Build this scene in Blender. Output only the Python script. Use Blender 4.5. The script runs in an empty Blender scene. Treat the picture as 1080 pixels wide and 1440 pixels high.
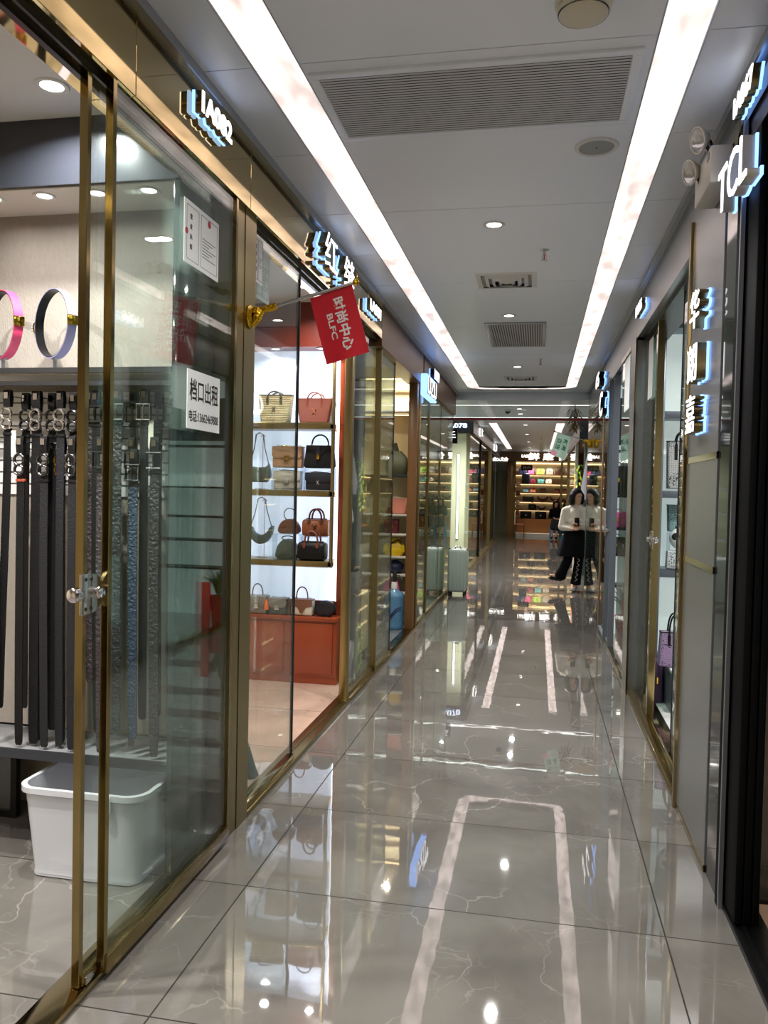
import bpy, bmesh, math, random
from mathutils import Vector, Matrix
random.seed(4)
S = bpy.context.scene
COL = S.collection
PI = math.pi
# ------------------------------------------------------------------ camera
F, YAW, PITCH, ROLL, EYE = 1120.0, math.radians(10.9), math.radians(1.67), .0215, 1.58
fwd = Vector((-math.sin(YAW)*math.cos(PITCH), math.cos(YAW)*math.cos(PITCH), -math.sin(PITCH)))
rt0 = Vector((math.cos(YAW), math.sin(YAW), 0)); up0 = rt0.cross(fwd)
rt = rt0*math.cos(ROLL)+up0*math.sin(ROLL); up = up0*math.cos(ROLL)-rt0*math.sin(ROLL)
cd = bpy.data.cameras.new('camera'); cam = bpy.data.objects.new('camera', cd); COL.objects.link(cam)
cd.sensor_fit = 'HORIZONTAL'; cd.sensor_width = 36; cd.lens = 36*F/1080; cd.clip_start = .02
cam.matrix_world = Matrix(((rt.x, up.x, -fwd.x, 0), (rt.y, up.y, -fwd.y, 0), (rt.z, up.z, -fwd.z, EYE), (0, 0, 0, 1)))
S.camera = cam
def at(x, y, Y):                       # pixel -> point on the plane Y
    d = rt*((x-540)/F)-up*((y-720)/F)+fwd
    t = Y/d.y
    return Vector((d.x*t, Y, EYE+d.z*t))
# ------------------------------------------------------------------ world, exposure, light levels
w = bpy.data.worlds.new('world'); S.world = w; w.use_nodes = True
w.node_tree.nodes['Background'].inputs[0].default_value = (.55, .58, .62, 1)
w.node_tree.nodes['Background'].inputs[1].default_value = .25
S.view_settings.view_transform = 'Standard'; S.view_settings.look = 'None'
S.view_settings.exposure = .1; S.view_settings.gamma = 1; S.view_settings.use_curve_mapping = False
cy = S.cycles
cy.use_denoising = True; cy.max_bounces = 12; cy.diffuse_bounces = 5; cy.glossy_bounces = 6
cy.transparent_max_bounces = 32; cy.transmission_bounces = 6; cy.sample_clamp_indirect = 6
cy.caustics_reflective = False; cy.caustics_refractive = False
L_STRIP, L_DISC, W_AISLE, W_SHOP, L_SIGN, L_BLUE = 1.3, 8.0, 34.0, 20.0, 1.9, 2.3
# ------------------------------------------------------------------ materials
def lin(c):
    return tuple(((v/255)/12.92 if v/255 <= .04045 else ((v/255+.055)/1.055)**2.4) for v in c)
MATS = {}
def pm(name, col, rough=.5, metal=0, spec=.5, noise=None, bump=None, stretch=(1, 1, 1), coat=0, rnoise=0):
    m = bpy.data.materials.new(name); m.use_nodes = True; MATS[name] = m
    nt = m.node_tree; b = nt.nodes['Principled BSDF']; N = nt.nodes.new; K = nt.links.new
    c = lin(col); b.inputs['Base Color'].default_value = (*c, 1)
    b.inputs['Roughness'].default_value = rough; b.inputs['Metallic'].default_value = metal
    b.inputs['Specular IOR Level'].default_value = spec; b.inputs['Coat Weight'].default_value = coat
    if noise or bump or rnoise:
        tc = N('ShaderNodeTexCoord'); mp = N('ShaderNodeMapping'); mp.inputs['Scale'].default_value = stretch
        K(tc.outputs['Object'], mp.inputs['Vector'])
    if noise:
        n = N('ShaderNodeTexNoise'); n.inputs['Scale'].default_value = noise[0]; n.inputs['Detail'].default_value = 5
        K(mp.outputs[0], n.inputs['Vector'])
        r = N('ShaderNodeMapRange'); r.inputs[3].default_value = 1-noise[1]; r.inputs[4].default_value = 1+noise[1]
        K(n.outputs[0], r.inputs[0])
        v = N('ShaderNodeVectorMath'); v.operation = 'SCALE'; v.inputs[0].default_value = c
        K(r.outputs[0], v.inputs['Scale']); K(v.outputs[0], b.inputs['Base Color'])
        if rnoise:
            r2 = N('ShaderNodeMapRange'); r2.inputs[3].default_value = max(0, rough-rnoise); r2.inputs[4].default_value = rough+rnoise
            K(n.outputs[0], r2.inputs[0]); K(r2.outputs[0], b.inputs['Roughness'])
    if bump:
        n2 = N('ShaderNodeTexNoise'); n2.inputs['Scale'].default_value = bump[0]; n2.inputs['Detail'].default_value = bump[2] if len(bump) > 2 else 3
        K(mp.outputs[0], n2.inputs['Vector'])
        bp = N('ShaderNodeBump'); bp.inputs['Strength'].default_value = bump[1]; bp.inputs['Distance'].default_value = .01
        K(n2.outputs[0], bp.inputs['Height']); K(bp.outputs[0], b.inputs['Normal'])
    return m
def em(name, col, s, wave=None):
    m = bpy.data.materials.new(name); m.use_nodes = True; MATS[name] = m
    nt = m.node_tree; b = nt.nodes['Principled BSDF']; c = lin(col)
    b.inputs['Base Color'].default_value = (*c, 1); b.inputs['Roughness'].default_value = .4
    b.inputs['Emission Color'].default_value = (*c, 1); b.inputs['Emission Strength'].default_value = s
    if wave:                            # uneven light through the diffuser: (scale vector, low, high)
        N = nt.nodes.new; K = nt.links.new
        tc = N('ShaderNodeTexCoord'); mp = N('ShaderNodeMapping'); mp.inputs['Scale'].default_value = wave[0]
        n = N('ShaderNodeTexNoise'); n.inputs['Scale'].default_value = 1; n.inputs['Detail'].default_value = 2
        r = N('ShaderNodeMapRange'); r.inputs[1].default_value = .35; r.inputs[2].default_value = .65
        r.inputs[3].default_value = wave[1]; r.inputs[4].default_value = wave[2]
        K(tc.outputs['Object'], mp.inputs[0]); K(mp.outputs[0], n.inputs['Vector']); K(n.outputs[0], r.inputs[0]); K(r.outputs[0], b.inputs['Emission Strength'])
    return m
def glass(name, tint, refl=1.0):
    m = bpy.data.materials.new(name); m.use_nodes = True; MATS[name] = m
    nt = m.node_tree; nt.nodes.clear(); N = nt.nodes.new; K = nt.links.new
    o = N('ShaderNodeOutputMaterial'); mx = N('ShaderNodeMixShader'); t = N('ShaderNodeBsdfTransparent'); g = N('ShaderNodeBsdfGlossy')
    t.inputs[0].default_value = (*tint, 1); g.inputs['Roughness'].default_value = 0; g.inputs[0].default_value = (.95, .98, .97, 1)
    lw = N('ShaderNodeLayerWeight'); p = N('ShaderNodeMath'); p.operation = 'POWER'; p.inputs[1].default_value = 5
    ma = N('ShaderNodeMath'); ma.operation = 'MULTIPLY_ADD'; ma.inputs[1].default_value = .96*refl; ma.inputs[2].default_value = .042*refl
    K(lw.outputs['Facing'], p.inputs[0]); K(p.outputs[0], ma.inputs[0]); K(ma.outputs[0], mx.inputs[0])
    K(t.outputs[0], mx.inputs[1]); K(g.outputs[0], mx.inputs[2]); K(mx.outputs[0], o.inputs[0])
    return m
def floor_mat(name, base, vein, jx=None, jy=None):
    m = bpy.data.materials.new(name); m.use_nodes = True; MATS[name] = m
    nt = m.node_tree; b = nt.nodes['Principled BSDF']; N = nt.nodes.new; K = nt.links.new
    tc = N('ShaderNodeNewGeometry').outputs['Position']
    def math_(op, a, b_=None, c_=None):
        n = N('ShaderNodeMath'); n.operation = op
        for i, v in enumerate((a, b_, c_)):
            if v is None: continue
            if isinstance(v, (int, float)): n.inputs[i].default_value = v
            else: K(v, n.inputs[i])
        return n.outputs[0]
    sx = N('ShaderNodeSeparateXYZ'); K(tc, sx.inputs[0])
    # each tile gets its own cut of the stone
    tx = math_('FLOOR', math_('DIVIDE', math_('SUBTRACT', sx.outputs[0], -1.09), 1.58))
    ty = math_('FLOOR', math_('DIVIDE', math_('SUBTRACT', sx.outputs[1], 2.15), .8))
    cb = N('ShaderNodeCombineXYZ'); K(math_('MULTIPLY', tx, 3.7), cb.inputs[0]); K(math_('MULTIPLY', ty, 5.3), cb.inputs[1]); K(math_('MULTIPLY_ADD', tx, 1.9, math_('MULTIPLY', ty, 2.3)), cb.inputs[2])
    ad = N('ShaderNodeVectorMath'); K(tc, ad.inputs[0]); K(cb.outputs[0], ad.inputs[1]); P = ad.outputs[0]
    n1 = N('ShaderNodeTexNoise'); n1.inputs['Scale'].default_value = 2.2; n1.inputs['Detail'].default_value = 6; n1.inputs['Distortion'].default_value = .6; K(P, n1.inputs['Vector'])
    r1 = N('ShaderNodeValToRGB'); K(n1.outputs[0], r1.inputs[0])
    c = lin(base); r1.color_ramp.elements[0].position = .3; r1.color_ramp.elements[0].color = (*[v*.78 for v in c], 1)
    r1.color_ramp.elements[1].position = .72; r1.color_ramp.elements[1].color = (*[v*1.18 for v in c], 1)
    nd = N('ShaderNodeTexNoise'); nd.inputs['Scale'].default_value = 3; nd.inputs['Detail'].default_value = 4; K(P, nd.inputs['Vector'])
    dv = N('ShaderNodeVectorMath'); dv.operation = 'MULTIPLY_ADD'; dv.inputs[1].default_value = (.5, .5, .5); K(nd.outputs['Color'], dv.inputs[0]); K(P, dv.inputs[2])
    vo = N('ShaderNodeTexVoronoi'); vo.feature = 'DISTANCE_TO_EDGE'; vo.inputs['Scale'].default_value = 2.3; K(dv.outputs[0], vo.inputs['Vector'])
    r2 = N('ShaderNodeMapRange'); r2.inputs[1].default_value = 0; r2.inputs[2].default_value = .014; r2.inputs[3].default_value = 1; r2.inputs[4].default_value = 0; K(vo.outputs['Distance'], r2.inputs[0])
    n3 = N('ShaderNodeTexNoise'); n3.inputs['Scale'].default_value = 1.8; K(P, n3.inputs['Vector'])
    r3 = N('ShaderNodeMapRange'); r3.inputs[1].default_value = .5; r3.inputs[2].default_value = .7; r3.inputs[4].default_value = .75; K(n3.outputs[0], r3.inputs[0])
    mx = N('ShaderNodeMixRGB'); mx.inputs[2].default_value = (*lin(vein), 1); K(math_('MULTIPLY', r2.outputs[0], r3.outputs[0]), mx.inputs[0]); K(r1.outputs[0], mx.inputs[1])
    # joints
    def joint(s, o, p):
        f = math_('FRACT', math_('DIVIDE', math_('SUBTRACT', s, o), p))
        d = math_('MULTIPLY', math_('MINIMUM', f, math_('SUBTRACT', 1, f)), p)
        return math_('LESS_THAN', d, .0028)
    j = math_('MAXIMUM', joint(sx.outputs[0], -1.09, 1.58), joint(sx.outputs[1], 2.15, .8))
    v2 = N('ShaderNodeTexVoronoi'); v2.feature = 'DISTANCE_TO_EDGE'; v2.inputs['Scale'].default_value = 6.5; K(dv.outputs[0], v2.inputs['Vector'])
    r4 = N('ShaderNodeMapRange'); r4.inputs[1].default_value = 0; r4.inputs[2].default_value = .03; r4.inputs[3].default_value = 1; r4.inputs[4].default_value = 0; K(v2.outputs['Distance'], r4.inputs[0])
    n4 = N('ShaderNodeTexNoise'); n4.inputs['Scale'].default_value = 2.7; n4.inputs['Detail'].default_value = 3; K(P, n4.inputs['Vector'])
    r5 = N('ShaderNodeMapRange'); r5.inputs[1].default_value = .52; r5.inputs[2].default_value = .7; r5.inputs[4].default_value = .22; K(n4.outputs[0], r5.inputs[0])
    m2 = N('ShaderNodeMixRGB'); m2.inputs[2].default_value = (*lin(vein), 1); K(math_('MULTIPLY', r4.outputs[0], r5.outputs[0]), m2.inputs[0]); K(mx.outputs[0], m2.inputs[1]); mx = m2
    mj = N('ShaderNodeMixRGB'); mj.inputs[2].default_value = (.03, .028, .025, 1); K(j, mj.inputs[0]); K(mx.outputs[0], mj.inputs[1]); K(mj.outputs[0], b.inputs['Base Color'])
    rj = math_('MULTIPLY_ADD', j, .5, .025); K(rj, b.inputs['Roughness'])
    b.inputs['IOR'].default_value = 1.62; K(math_('MULTIPLY_ADD', j, -.6, .6), b.inputs['Coat Weight']); K(math_('MULTIPLY_ADD', j, -.45, .5), b.inputs['Specular IOR Level']); b.inputs['Coat Roughness'].default_value = .012; b.inputs['Coat IOR'].default_value = 1.6
    # polish waves: gentle, different on each tile
    nb = N('ShaderNodeTexNoise'); nb.inputs['Scale'].default_value = 6; nb.inputs['Detail'].default_value = 1.5; K(P, nb.inputs['Vector'])
    bp = N('ShaderNodeBump'); bp.inputs['Strength'].default_value = .038; bp.inputs['Distance'].default_value = .01; K(nb.outputs[0], bp.inputs['Height'])
    K(bp.outputs[0], b.inputs['Normal']); K(bp.outputs[0], b.inputs['Coat Normal'])
    return m
M = MATS
floor_mat('stone', (110, 106, 101), (172, 167, 160)); floor_mat('pink_stone', (205, 178, 158), (150, 115, 95))
pm('ceiling_panel', (232, 240, 252), .36, 0, .6, bump=(.8, .03, 1)); pm('joint', (40, 42, 46), .8)
pm('gold', (158, 140, 96), .12, 1, noise=(6, .1), bump=(2.2, .04, 1), stretch=(1, 1, .3)); pm('gold_polish', (190, 168, 118), .05, 1, bump=(1.6, .05, 1), stretch=(1, 1, .4)); pm('gold_satin', (150, 134, 92), .28, 1, noise=(40, .08), stretch=(1, 1, .05))
pm('gold_bright', (205, 165, 60), .12, 1); pm('brass_cast', (214, 170, 40), .16, 1, bump=(60, .5, 2))
pm('steel', (190, 190, 185), .22, 1); pm('steel_dark', (90, 92, 95), .25, 1); pm('chrome', (220, 220, 225), .07, 1); pm('gunmetal', (105, 105, 108), .18, 1)
pm('alu', (170, 174, 180), .3, .9); pm('alu_grey', (118, 126, 138), .35, .55); pm('black_metal', (9, 9, 10), .3, .0, .22); pm('black_soft', (18, 18, 20), .5); pm('black_matte', (7, 7, 8), .6, 0, .08)
pm('grey_panel', (150, 152, 155), .27, .75, noise=(30, .05), stretch=(1, 1, .03), bump=(1.2, .04, 1))
pm('black_marble', (38, 40, 42), .05, 0, .7, noise=(5, .6)); pm('charcoal', (44, 47, 54), .22, 0, .6); pm('dark_glass', (40, 50, 52), .05, 0, .8)
pm('white_paint', (215, 215, 213), .45); pm('off_white', (208, 205, 195), .5); pm('cream_plastic', (206, 202, 186), .45); pm('wall_warm', (196, 182, 158), .7, noise=(3, .06))
pm('fabric_wall', (146, 139, 130), .9, noise=(60, .1), stretch=(1, 1, .25), bump=(220, .3, 2)); pm('slat_wall', (218, 218, 220), .4)
pm('shelf_grey', (150, 152, 156), .25, .4, noise=(30, .08), stretch=(.1, 4, 1)); pm('red_wood', (150, 62, 30), .3, 0, .5, noise=(8, .12), stretch=(1, 1, .1), coat=.3); pm('red_wood_dark', (108, 36, 22), .35, noise=(8, .1), stretch=(1, 1, .1))
pm('brown_wood', (110, 76, 42), .35, noise=(10, .2), stretch=(2, 2, .15)); pm('cabinet_wood', (146, 92, 44), .35, noise=(10, .15), stretch=(2, 2, .15)); pm('gold_stone', (128, 100, 58), .12, .3, noise=(3, .35))
pm('cream_wall', (226, 220, 184), .6); pm('tub', (214, 216, 222), .35, 0, .5); pm('rubber', (20, 20, 20), .7)
pm('leather_black', (15, 15, 17), .5, 0, .25, bump=(160, .25, 3)); pm('leather_char', (28, 28, 32), .5, 0, .3, bump=(160, .3, 3)); pm('leather_blue', (40, 58, 82), .5, bump=(90, 1, 2)); pm('leather_woven', (36, 35, 36), .5, noise=(60, .4), bump=(70, 1, 2))
pm('leather_plum', (50, 38, 46), .5, noise=(60, .3), bump=(70, 1, 2)); pm('lavender', (132, 132, 172), .4); pm('pink_belt', (214, 62, 110), .4); pm('pearl', (230, 225, 205), .2); pm('tag_white', (225, 222, 205), .7); pm('brick_red', (160, 70, 45), .6)
for n, c in dict(tan=(114, 54, 36), straw=(196, 176, 128), straw_dark=(70, 62, 52), green_dark=(58, 72, 66), taupe=(170, 128, 92), grey_bag=(186, 178, 164), navy_black=(22, 24, 34), slate=(70, 86, 88), umber=(116, 60, 40), cognac=(156, 88, 50), sepia=(84, 40, 30), silver_bag=(150, 146, 140), white_bag=(226, 220, 206), mocha=(128, 84, 66), olive=(74, 78, 58), rose=(202, 128, 112), burgundy=(112, 34, 52), yellow=(236, 200, 20), navy=(34, 44, 84), pink=(226, 96, 150), cream=(228, 208, 164), lime=(170, 206, 96), maroon=(112, 36, 52), teal=(92, 158, 160), sky=(136, 184, 214), salmon=(230, 152, 128), chocolate=(64, 38, 28), plum=(96, 66, 104), orange=(240, 120, 60), ivory=(236, 230, 214), teal_pale=(150, 186, 188)).items():
    pm(n, c, .42, bump=(140, .15, 3))
def geo_bag(name, a, b_):
    m = pm(name, a, .35); nt = m.node_tree; N = nt.nodes.new; K = nt.links.new
    tc = N('ShaderNodeTexCoord'); mp = N('ShaderNodeMapping'); mp.inputs['Scale'].default_value = (14, 14, 14); mp.inputs['Rotation'].default_value = (0, 0, .0)
    vo = N('ShaderNodeTexVoronoi'); vo.feature = 'DISTANCE_TO_EDGE'; vo.inputs['Randomness'].default_value = .45; K(tc.outputs['Object'], mp.inputs[0]); K(mp.outputs[0], vo.inputs['Vector'])
    lt = N('ShaderNodeMath'); lt.operation = 'LESS_THAN'; lt.inputs[1].default_value = .05; K(vo.outputs['Distance'], lt.inputs[0])
    mx = N('ShaderNodeMixRGB'); mx.inputs[1].default_value = (*lin(a), 1); mx.inputs[2].default_value = (*lin(b_), 1); K(lt.outputs[0], mx.inputs[0]); K(mx.outputs[0], nt.nodes['Principled BSDF'].inputs['Base Color'])
geo_bag('geo_silver', (188, 190, 190), (50, 50, 55)); geo_bag('geo_teal', (140, 176, 178), (60, 80, 84)); geo_bag('geo_white', (216, 222, 226), (70, 80, 90)); geo_bag('geo_purple', (178, 150, 190), (50, 34, 58))
def weave():
    m = pm('weave', (205, 186, 140), .8); nt = m.node_tree; N = nt.nodes.new; K = nt.links.new
    tc = N('ShaderNodeTexCoord'); wv = N('ShaderNodeTexWave'); wv.bands_direction = 'Z'; wv.inputs['Scale'].default_value = 22; wv.inputs['Distortion'].default_value = 1.5; wv.inputs['Detail Scale'].default_value = 6
    K(tc.outputs['Object'], wv.inputs[0]); r = N('ShaderNodeValToRGB'); r.color_ramp.elements[0].color = (*lin((150, 128, 84)), 1); r.color_ramp.elements[1].color = (*lin((222, 204, 160)), 1)
    K(wv.outputs[0], r.inputs[0]); K(r.outputs[0], nt.nodes['Principled BSDF'].inputs['Base Color'])
    bp = N('ShaderNodeBump'); bp.inputs['Strength'].default_value = .6; bp.inputs['Distance'].default_value = .01; K(wv.outputs[0], bp.inputs['Height']); K(bp.outputs[0], nt.nodes['Principled BSDF'].inputs['Normal'])
weave()
def soccer():
    m = pm('ball_patches', (235, 235, 235), .35); nt = m.node_tree; N = nt.nodes.new; K = nt.links.new
    tc = N('ShaderNodeTexCoord'); ck = N('ShaderNodeTexVoronoi'); ck.inputs['Scale'].default_value = 11; ck.inputs['Randomness'].default_value = .35
    K(tc.outputs['Object'], ck.inputs['Vector']); lt = N('ShaderNodeMath'); lt.operation = 'LESS_THAN'; lt.inputs[1].default_value = .42; K(ck.outputs['Distance'], lt.inputs[0])
    mx = N('ShaderNodeMixRGB'); mx.inputs[1].default_value = (.85, .85, .85, 1); mx.inputs[2].default_value = (.01, .01, .01, 1); K(lt.outputs[0], mx.inputs[0]); K(mx.outputs[0], nt.nodes['Principled BSDF'].inputs['Base Color'])
soccer()
pm('skin', (206, 160, 132), .5); pm('hair', (14, 11, 11), .55, 0, .2, noise=(60, .4), stretch=(1, 1, .1)); pm('cloth_white', (216, 208, 196), .85, bump=(25, .4, 3)); pm('cloth_black', (13, 14, 17), .9, 0, .1, bump=(25, .4, 3)); pm('cloth_navy', (24, 24, 36), .8, bump=(25, .4, 3)); pm('shoe_white', (190, 188, 182), .4); pm('lips', (150, 70, 66), .5); pm('eye_dark', (20, 15, 14), .3)
pm('flag_red', (196, 18, 36), .75, bump=(30, .2, 3)); pm('flag_green', (168, 200, 184), .75); pm('flag_pink', (214, 150, 168), .75); pm('print_white', (225, 215, 212), .7); pm('print_black', (24, 25, 28), .7); pm('print_green', (20, 92, 60), .7); pm('print_red', (176, 60, 70), .7); pm('paper', (222, 226, 226), .7); pm('paper_line', (96, 104, 110), .7)
pm('luggage_green', (168, 182, 172), .38); pm('blue_stool', (64, 150, 206), .4); pm('broom_blue', (60, 170, 196), .4); pm('broom_brush', (40, 66, 62), .8); pm('pipe_red', (150, 34, 40), .4); pm('leaf', (44, 110, 46), .5); pm('leaf_yellow', (170, 196, 40), .5); pm('dry_leaf', (120, 100, 66), .8); pm('column_green', (38, 52, 50), .25, 0, .6); pm('grey_cloth', (108, 108, 112), .8); pm('red_vivid', (214, 30, 40), .45)
pm('grille_grey', (196, 200, 206), .45); pm('speaker_mesh', (150, 156, 156), .6)
em('strip_glow', (255, 236, 230), L_STRIP, ((8, 2.6, 1), .66, L_STRIP*1.3)); em('disc_glow', (255, 246, 236), L_DISC); em('disc_warm', (255, 236, 205), L_DISC)
em('sign_white', (250, 250, 255), L_SIGN); em('sign_blue', (130, 176, 255), L_BLUE); em('back_panel', (216, 230, 255), .95, ((7, 1, .15), .82, 1.12)); em('cell_glow', (222, 238, 234), .42); em('led_white', (255, 255, 246), 3.2); em('led_warm', (255, 226, 170), 2.1); em('reflection_blue', (120, 180, 255), 1.5); em('cove_glow', (255, 252, 248), 3.4); em('led_orange', (255, 150, 90), 1.6)
glass('glass', (.93, .965, .95)); glass('glass_dark', (.84, .9, .88), 1.0); glass('glass_clear', (.95, .98, .98), .8)
def tinted(name, tint, base, fac):
    m = bpy.data.materials.new(name); m.use_nodes = True; MATS[name] = m
    nt = m.node_tree; b = nt.nodes['Principled BSDF']; N = nt.nodes.new; K = nt.links.new
    b.inputs['Base Color'].default_value = (*lin(base), 1); b.inputs['Roughness'].default_value = .08
    mx = N('ShaderNodeMixShader'); t = N('ShaderNodeBsdfTransparent'); t.inputs[0].default_value = (*tint, 1); mx.inputs[0].default_value = fac
    K(t.outputs[0], mx.inputs[1]); K(b.outputs[0], mx.inputs[2]); K(mx.outputs[0], nt.nodes['Material Output'].inputs[0])
tinted('bottle_blue', (.6, .8, .92), (110, 160, 200), .5); tinted('acrylic', (.92, .96, .98), (215, 228, 240), .25); tinted('tub_clear', (.9, .9, .92), (220, 222, 228), .72); tinted('lens_clear', (.92, .93, .92), (225, 225, 220), .35)
# ------------------------------------------------------------------ mesh building
class MB:
    def __init__(s): s.bm = bmesh.new()
    def _take(s, t):
        me = bpy.data.meshes.new('tmp'); t.to_mesh(me); t.free(); s.bm.from_mesh(me); bpy.data.meshes.remove(me); return s
    def box(s, x0, x1, y0, y1, z0, z1, bev=0, seg=2):
        t = bmesh.new()
        bmesh.ops.create_cube(t, size=1, matrix=Matrix.Translation(((x0+x1)/2, (y0+y1)/2, (z0+z1)/2)) @ Matrix.Diagonal((x1-x0, y1-y0, z1-z0, 1)))
        if bev: bmesh.ops.bevel(t, geom=t.edges[:], offset=bev, segments=seg, affect='EDGES', profile=.5)
        return s._take(t)
    def prism(s, out, d0, d1, axis='Y', bev=0, seg=2):
        t = bmesh.new()
        f = {'Y': lambda u, v, d: (u, d, v), 'X': lambda u, v, d: (d, u, v), 'Z': lambda u, v, d: (u, v, d)}[axis]
        a = [t.verts.new(f(u, v, d0)) for u, v in out]; b = [t.verts.new(f(u, v, d1)) for u, v in out]
        n = len(out); t.faces.new(a); t.faces.new(b[::-1])
        for i in range(n): t.faces.new((a[i], b[i], b[(i+1) % n], a[(i+1) % n]))
        bmesh.ops.recalc_face_normals(t, faces=t.faces[:])
        if bev:
            e = [x for x in t.edges if any(len(fc.verts) == n for fc in x.link_faces)]
            bmesh.ops.bevel(t, geom=e, offset=bev, segments=seg, affect='EDGES', profile=.5, clamp_overlap=True)
        return s._take(t)
    def loft(s, rings, closed=True, caps=True):
        bm = s.bm; V = [[bm.verts.new(p) for p in r] for r in rings]; n = len(V[0])
        for a, b in zip(V, V[1:]):
            for i in range(n if closed else n-1): bm.faces.new((a[i], a[(i+1) % n], b[(i+1) % n], b[i]))
        if caps and closed:
            bm.faces.new(V[0][::-1]); bm.faces.new(V[-1])
        return s
    def tube(s, pts, r, n=8, loop=False, sx=1, side=None, caps=True):
        pts = [Vector(p) for p in pts]; m = len(pts); rings = []; prev = None
        for i, p in enumerate(pts):
            a = pts[(i-1) % m] if (loop or i) else p; b = pts[(i+1) % m] if (loop or i < m-1) else p
            d = (b-a).normalized()
            if side is not None: u = (Vector(side)-d*d.dot(Vector(side))).normalized()
            elif prev is None:
                q = Vector((0, 0, 1)) if abs(d.z) < .9 else Vector((1, 0, 0)); u = d.cross(q).normalized()
            else: u = (prev-d*d.dot(prev)).normalized()
            prev = u; v = d.cross(u); rr = r[i] if isinstance(r, (list, tuple)) else r
            rings.append([p+u*(math.cos(2*PI*k/n)*rr*sx)+v*(math.sin(2*PI*k/n)*rr) for k in range(n)])
        if loop: rings.append(rings[0])
        if not loop: return s.loft(rings, True, caps)
        bm = s.bm; V = [[bm.verts.new(p) for p in q] for q in rings[:-1]]
        for i in range(m):
            a, b = V[i], V[(i+1) % m]
            for k in range(n): bm.faces.new((a[k], a[(k+1) % n], b[(k+1) % n], b[k]))
        return s
    def ribbon(s, pts, w, t, side):
        side = Vector(side); pts = [Vector(p) for p in pts]; rings = []
        for i, p in enumerate(pts):
            a = pts[max(0, i-1)]; b = pts[min(len(pts)-1, i+1)]; d = (b-a).normalized(); u = (side-d*d.dot(side)).normalized(); v = d.cross(u)
            ww = w[i] if isinstance(w, (list, tuple)) else w
            rings.append([p+u*ww/2+v*t/2, p-u*ww/2+v*t/2, p-u*ww/2-v*t/2, p+u*ww/2-v*t/2])
        return s.loft(rings)
    def lathe(s, prof, c=(0, 0, 0), n=24, axis='Z'):
        c = Vector(c); f = {'Z': lambda r, h, a: (r*math.cos(a), r*math.sin(a), h), 'Y': lambda r, h, a: (r*math.cos(a), h, r*math.sin(a)), 'X': lambda r, h, a: (h, r*math.cos(a), r*math.sin(a))}[axis]
        s.loft([[c+Vector(f(max(r, 1e-4), h, 2*PI*k/n)) for k in range(n)] for r, h in prof], caps=False); return s
    def ball(s, c, r, seg=16):
        t = bmesh.new(); r = (r, r, r) if not isinstance(r, (tuple, list)) else r
        bmesh.ops.create_uvsphere(t, u_segments=seg, v_segments=max(6, seg*2//3), radius=1, matrix=Matrix.Translation(c) @ Matrix.Diagonal((*r, 1)))
        return s._take(t)
    def limb(s, p0, p1, r0, r1, n=12):
        s.tube([p0, p1], [r0, r1], n); s.ball(p0, r0, n); s.ball(p1, r1, n); return s
    def arch(s, x0, x1, z0, h, r, y=0, n=14, sx=1):
        c = (x0+x1)/2; a = (x1-x0)/2
        return s.tube([(c-a*math.cos(PI*k/n), y, z0+h*math.sin(PI*k/n)**.8) for k in range(n+1)], r, 8, sx=sx)
    def mesh(s, me, mat):
        t = bmesh.new(); t.from_mesh(me); t.transform(mat); return s._take(t)
    def xf(s, mat): s.bm.transform(mat); return s
    def done(s, name, mat, parent=None, w=True, org=None, smooth=True, ang=40, remesh=0):
        bmesh.ops.recalc_face_normals(s.bm, faces=s.bm.faces[:])
        if parent is not None and w:
            r = parent
            while r.parent: r = r.parent
            s.bm.transform(Matrix.Translation(-r.location))
        if org is not None: s.bm.transform(Matrix.Translation(-Vector(org)))
        me = bpy.data.meshes.new(name); s.bm.to_mesh(me); s.bm.free()
        if smooth: me.shade_smooth(); me.set_sharp_from_angle(angle=math.radians(ang))
        me.materials.append(MATS[mat] if isinstance(mat, str) else mat)
        o = bpy.data.objects.new(name, me); COL.objects.link(o)
        if parent is not None: o.parent = parent
        if org is not None: o.location = org
        if remesh:
            md = o.modifiers.new('r', 'REMESH'); md.mode = 'VOXEL'; md.voxel_size = remesh; md.use_smooth_shade = True
            sm = o.modifiers.new('s', 'SMOOTH'); sm.iterations = 3; sm.factor = .5
        return o
def tag(o, label, cat, group=None):
    o['label'] = label; o['category'] = cat
    if group: o['group'] = group
    return o
def thing(name, label, cat, loc=(0, 0, 0), group=None, rz=0):
    o = bpy.data.objects.new(name, None); COL.objects.link(o); o.location = loc; o.rotation_euler = (0, 0, rz); o.empty_display_size = .05
    return tag(o, label, cat, group)
def struct(name, loc=(0, 0, 0)):
    o = bpy.data.objects.new(name, None); COL.objects.link(o); o.location = loc; o['kind'] = 'structure'; return o
def smesh(name, mb, mat, **k):
    o = mb.done(name, mat, **k); o['kind'] = 'structure'; return o
def dup(root, loc, rz=None, label=None, group=None):
    r = root.copy(); COL.objects.link(r); r.location = loc
    if rz is not None: r.rotation_euler = (0, 0, rz)
    if label: r['label'] = label
    if group: r['group'] = group
    for ch in list(root.children):
        c = ch.copy(); COL.objects.link(c); c.parent = r
        for g in list(ch.children):
            d = g.copy(); COL.objects.link(d); d.parent = c
    return r
def lamp(kind, loc, power, col=(1, .95, .88), size=.1, parent=None, spread=2.4, name='lamp'):
    l = bpy.data.lights.new(name, kind); l.energy = power; l.color = col
    o = bpy.data.objects.new(name, l); COL.objects.link(o)
    if kind == 'AREA': l.shape = 'DISK'; l.size = size; l.spread = spread
    o.location = loc if parent is None else Vector(loc)-parent.location
    if parent: o.parent = parent
    return o
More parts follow.
